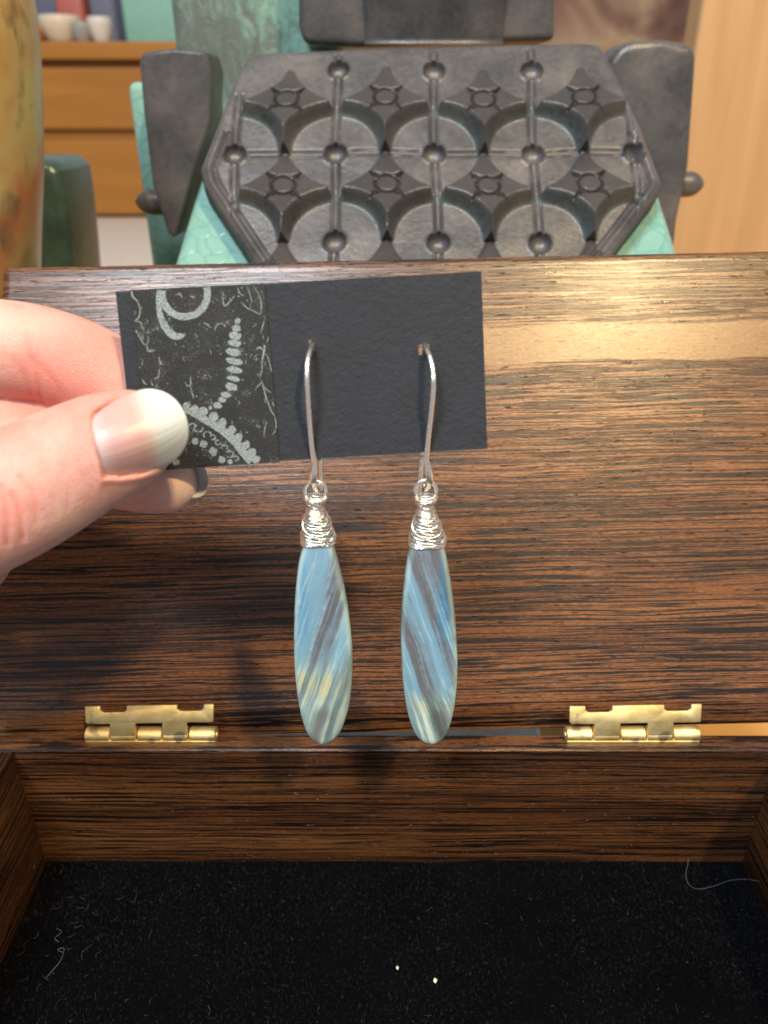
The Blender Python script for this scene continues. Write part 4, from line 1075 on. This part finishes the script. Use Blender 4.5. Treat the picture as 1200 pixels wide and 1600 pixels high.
bowl('grey_bowl', 126, 36, 14, 1258, simple('grey_glaze', (.34, .34, .33), .4), 'small grey bowl on the cabinet', 'bowl', 1)
bowl('white_bowl', 154, 28, 15, 1262, simple('white_glaze', (.70, .66, .60), .4), 'small white bowl on the cabinet beside the teal board', 'bowl', 1)
# pale wood panel and painting at the right
xa, _ = vplane(1066, 200, 520)
v, f = box(xa, xa + 260, 520, 545, .3, 420, 3); tag(mk('wood_panel', v, f, M['panel'], smooth=False), 'pale upright wood panel at the right edge', 'panel')
xa, _ = vplane(790, 40, 760); xb, _ = vplane(1140, 40, 760)
v, f = box(xa, xb, 760, 785, .3, 420, 2); tag(mk('painting', v, f, M['painting'], smooth=False), 'blurred brown and tan painting behind the right fin', 'painting')

# ------------------------------------------------------------------ lint on the felt
lintm = simple('pale_lint', (.12, .12, .14), .8); lintw = simple('cream_crumb', (.75, .68, .55), .8)
UPZ = np.array([0, 0, 1.])
def fl(px, py, h=1.0): return at_plane(px, py, (0, 0, FLOOR + h), UPZ)
def lint(name, pts, r, mat, label, cat='lint'):
    P = spline([fl(*p) for p in pts], len(pts) * 10); v, f = tube(P, r, 6); return tag(mk(name, v, f, mat), label, cat)
lint('lint_thread', [(1076, 1342, 3.2), (1072, 1372, 1.2), (1085, 1388, .8), (1110, 1386, 1.0), (1140, 1376, 1.1), (1168, 1374, 1.5), (1198, 1380, 4)], .032, lintm, 'long fine lint thread in the right rear corner of the felt')
lint('lint_curl', [(72, 1528, 1.), (84, 1514, 1.4), (95, 1500, 1.6), (100, 1482, 1.), (90, 1484, .9), (98, 1488, 1.3)], .04, lintm, 'curled pale lint fibre near the left wall on the felt')
lint('lint_curl', [(88, 1450, .9), (96, 1456, 1.5), (86, 1466, 1.4), (92, 1472, .9)], .032, lintm, 'small lint loop above the curled fibre at the left of the felt')
def crumb(px, py, s, label):
    c = fl(px, py, .9); bm = bmesh.new(); bmesh.ops.create_icosphere(bm, subdivisions=2, radius=1)
    for v_ in bm.verts:
        q = v_.co * (1 + .5 * mnoise.noise(v_.co * 1.7 + Vector((px, 0, 0)))); v_.co = Vector((c[0] + q.x * s * .7, c[1] + q.y * s, c[2] + q.z * s * .5))
    V, Fc = from_bm(bm); tag(mk('crumb', V, Fc, lintw, smooth=False), label, 'crumb')
crumb(621, 1512, .38, 'left one of the two cream crumbs near the bottom of the felt'); crumb(680, 1532, .48, 'right, larger one of the two cream crumbs near the bottom of the felt')
r = random.Random(4); parts = []
for k in range(90):
    px, py = r.uniform(40, 1190), r.uniform(1360, 1600); a = r.uniform(0, 6.3); L = r.choice([.4, .6, .9, 1.6]); c = fl(px, py, r.uniform(.5, 1.0))
    if not (CX - IN + 1 < c[0] < CX + IN - 1 and c[1] < Y0 - .8): continue
    P = [c, c + np.array([math.cos(a), math.sin(a), r.uniform(-.1, .4)]) * L * .5]; a += r.uniform(-1.4, 1.4); P.append(P[-1] + np.array([math.cos(a), math.sin(a), r.uniform(-.3, .3)]) * L * .5)
    parts.append(tube(spline(P, 6), r.uniform(.018, .038), 4))
for k in range(34):   # denser patch by the left wall
    c = fl(r.gauss(110, 60), r.gauss(1470, 50), r.uniform(.5, 1.1)); a = r.uniform(0, 6.3)
    if not (CX - IN + 1 < c[0] < CX + IN - 1 and c[1] < Y0 - .8): continue
    P = [c]
    for q in range(4): a += r.uniform(-.9, .9); P.append(P[-1] + np.array([math.cos(a), math.sin(a), r.uniform(-.15, .2)]) * r.uniform(.3, .7))
    parts.append(tube(spline(P, 10), r.uniform(.015, .03), 4))
v, f = merge(*parts); tag(mk('lint', v, f, simple('grey_lint', (.06, .06, .075), .9)), 'fine pale lint scattered over the black felt', 'lint', kind='stuff')
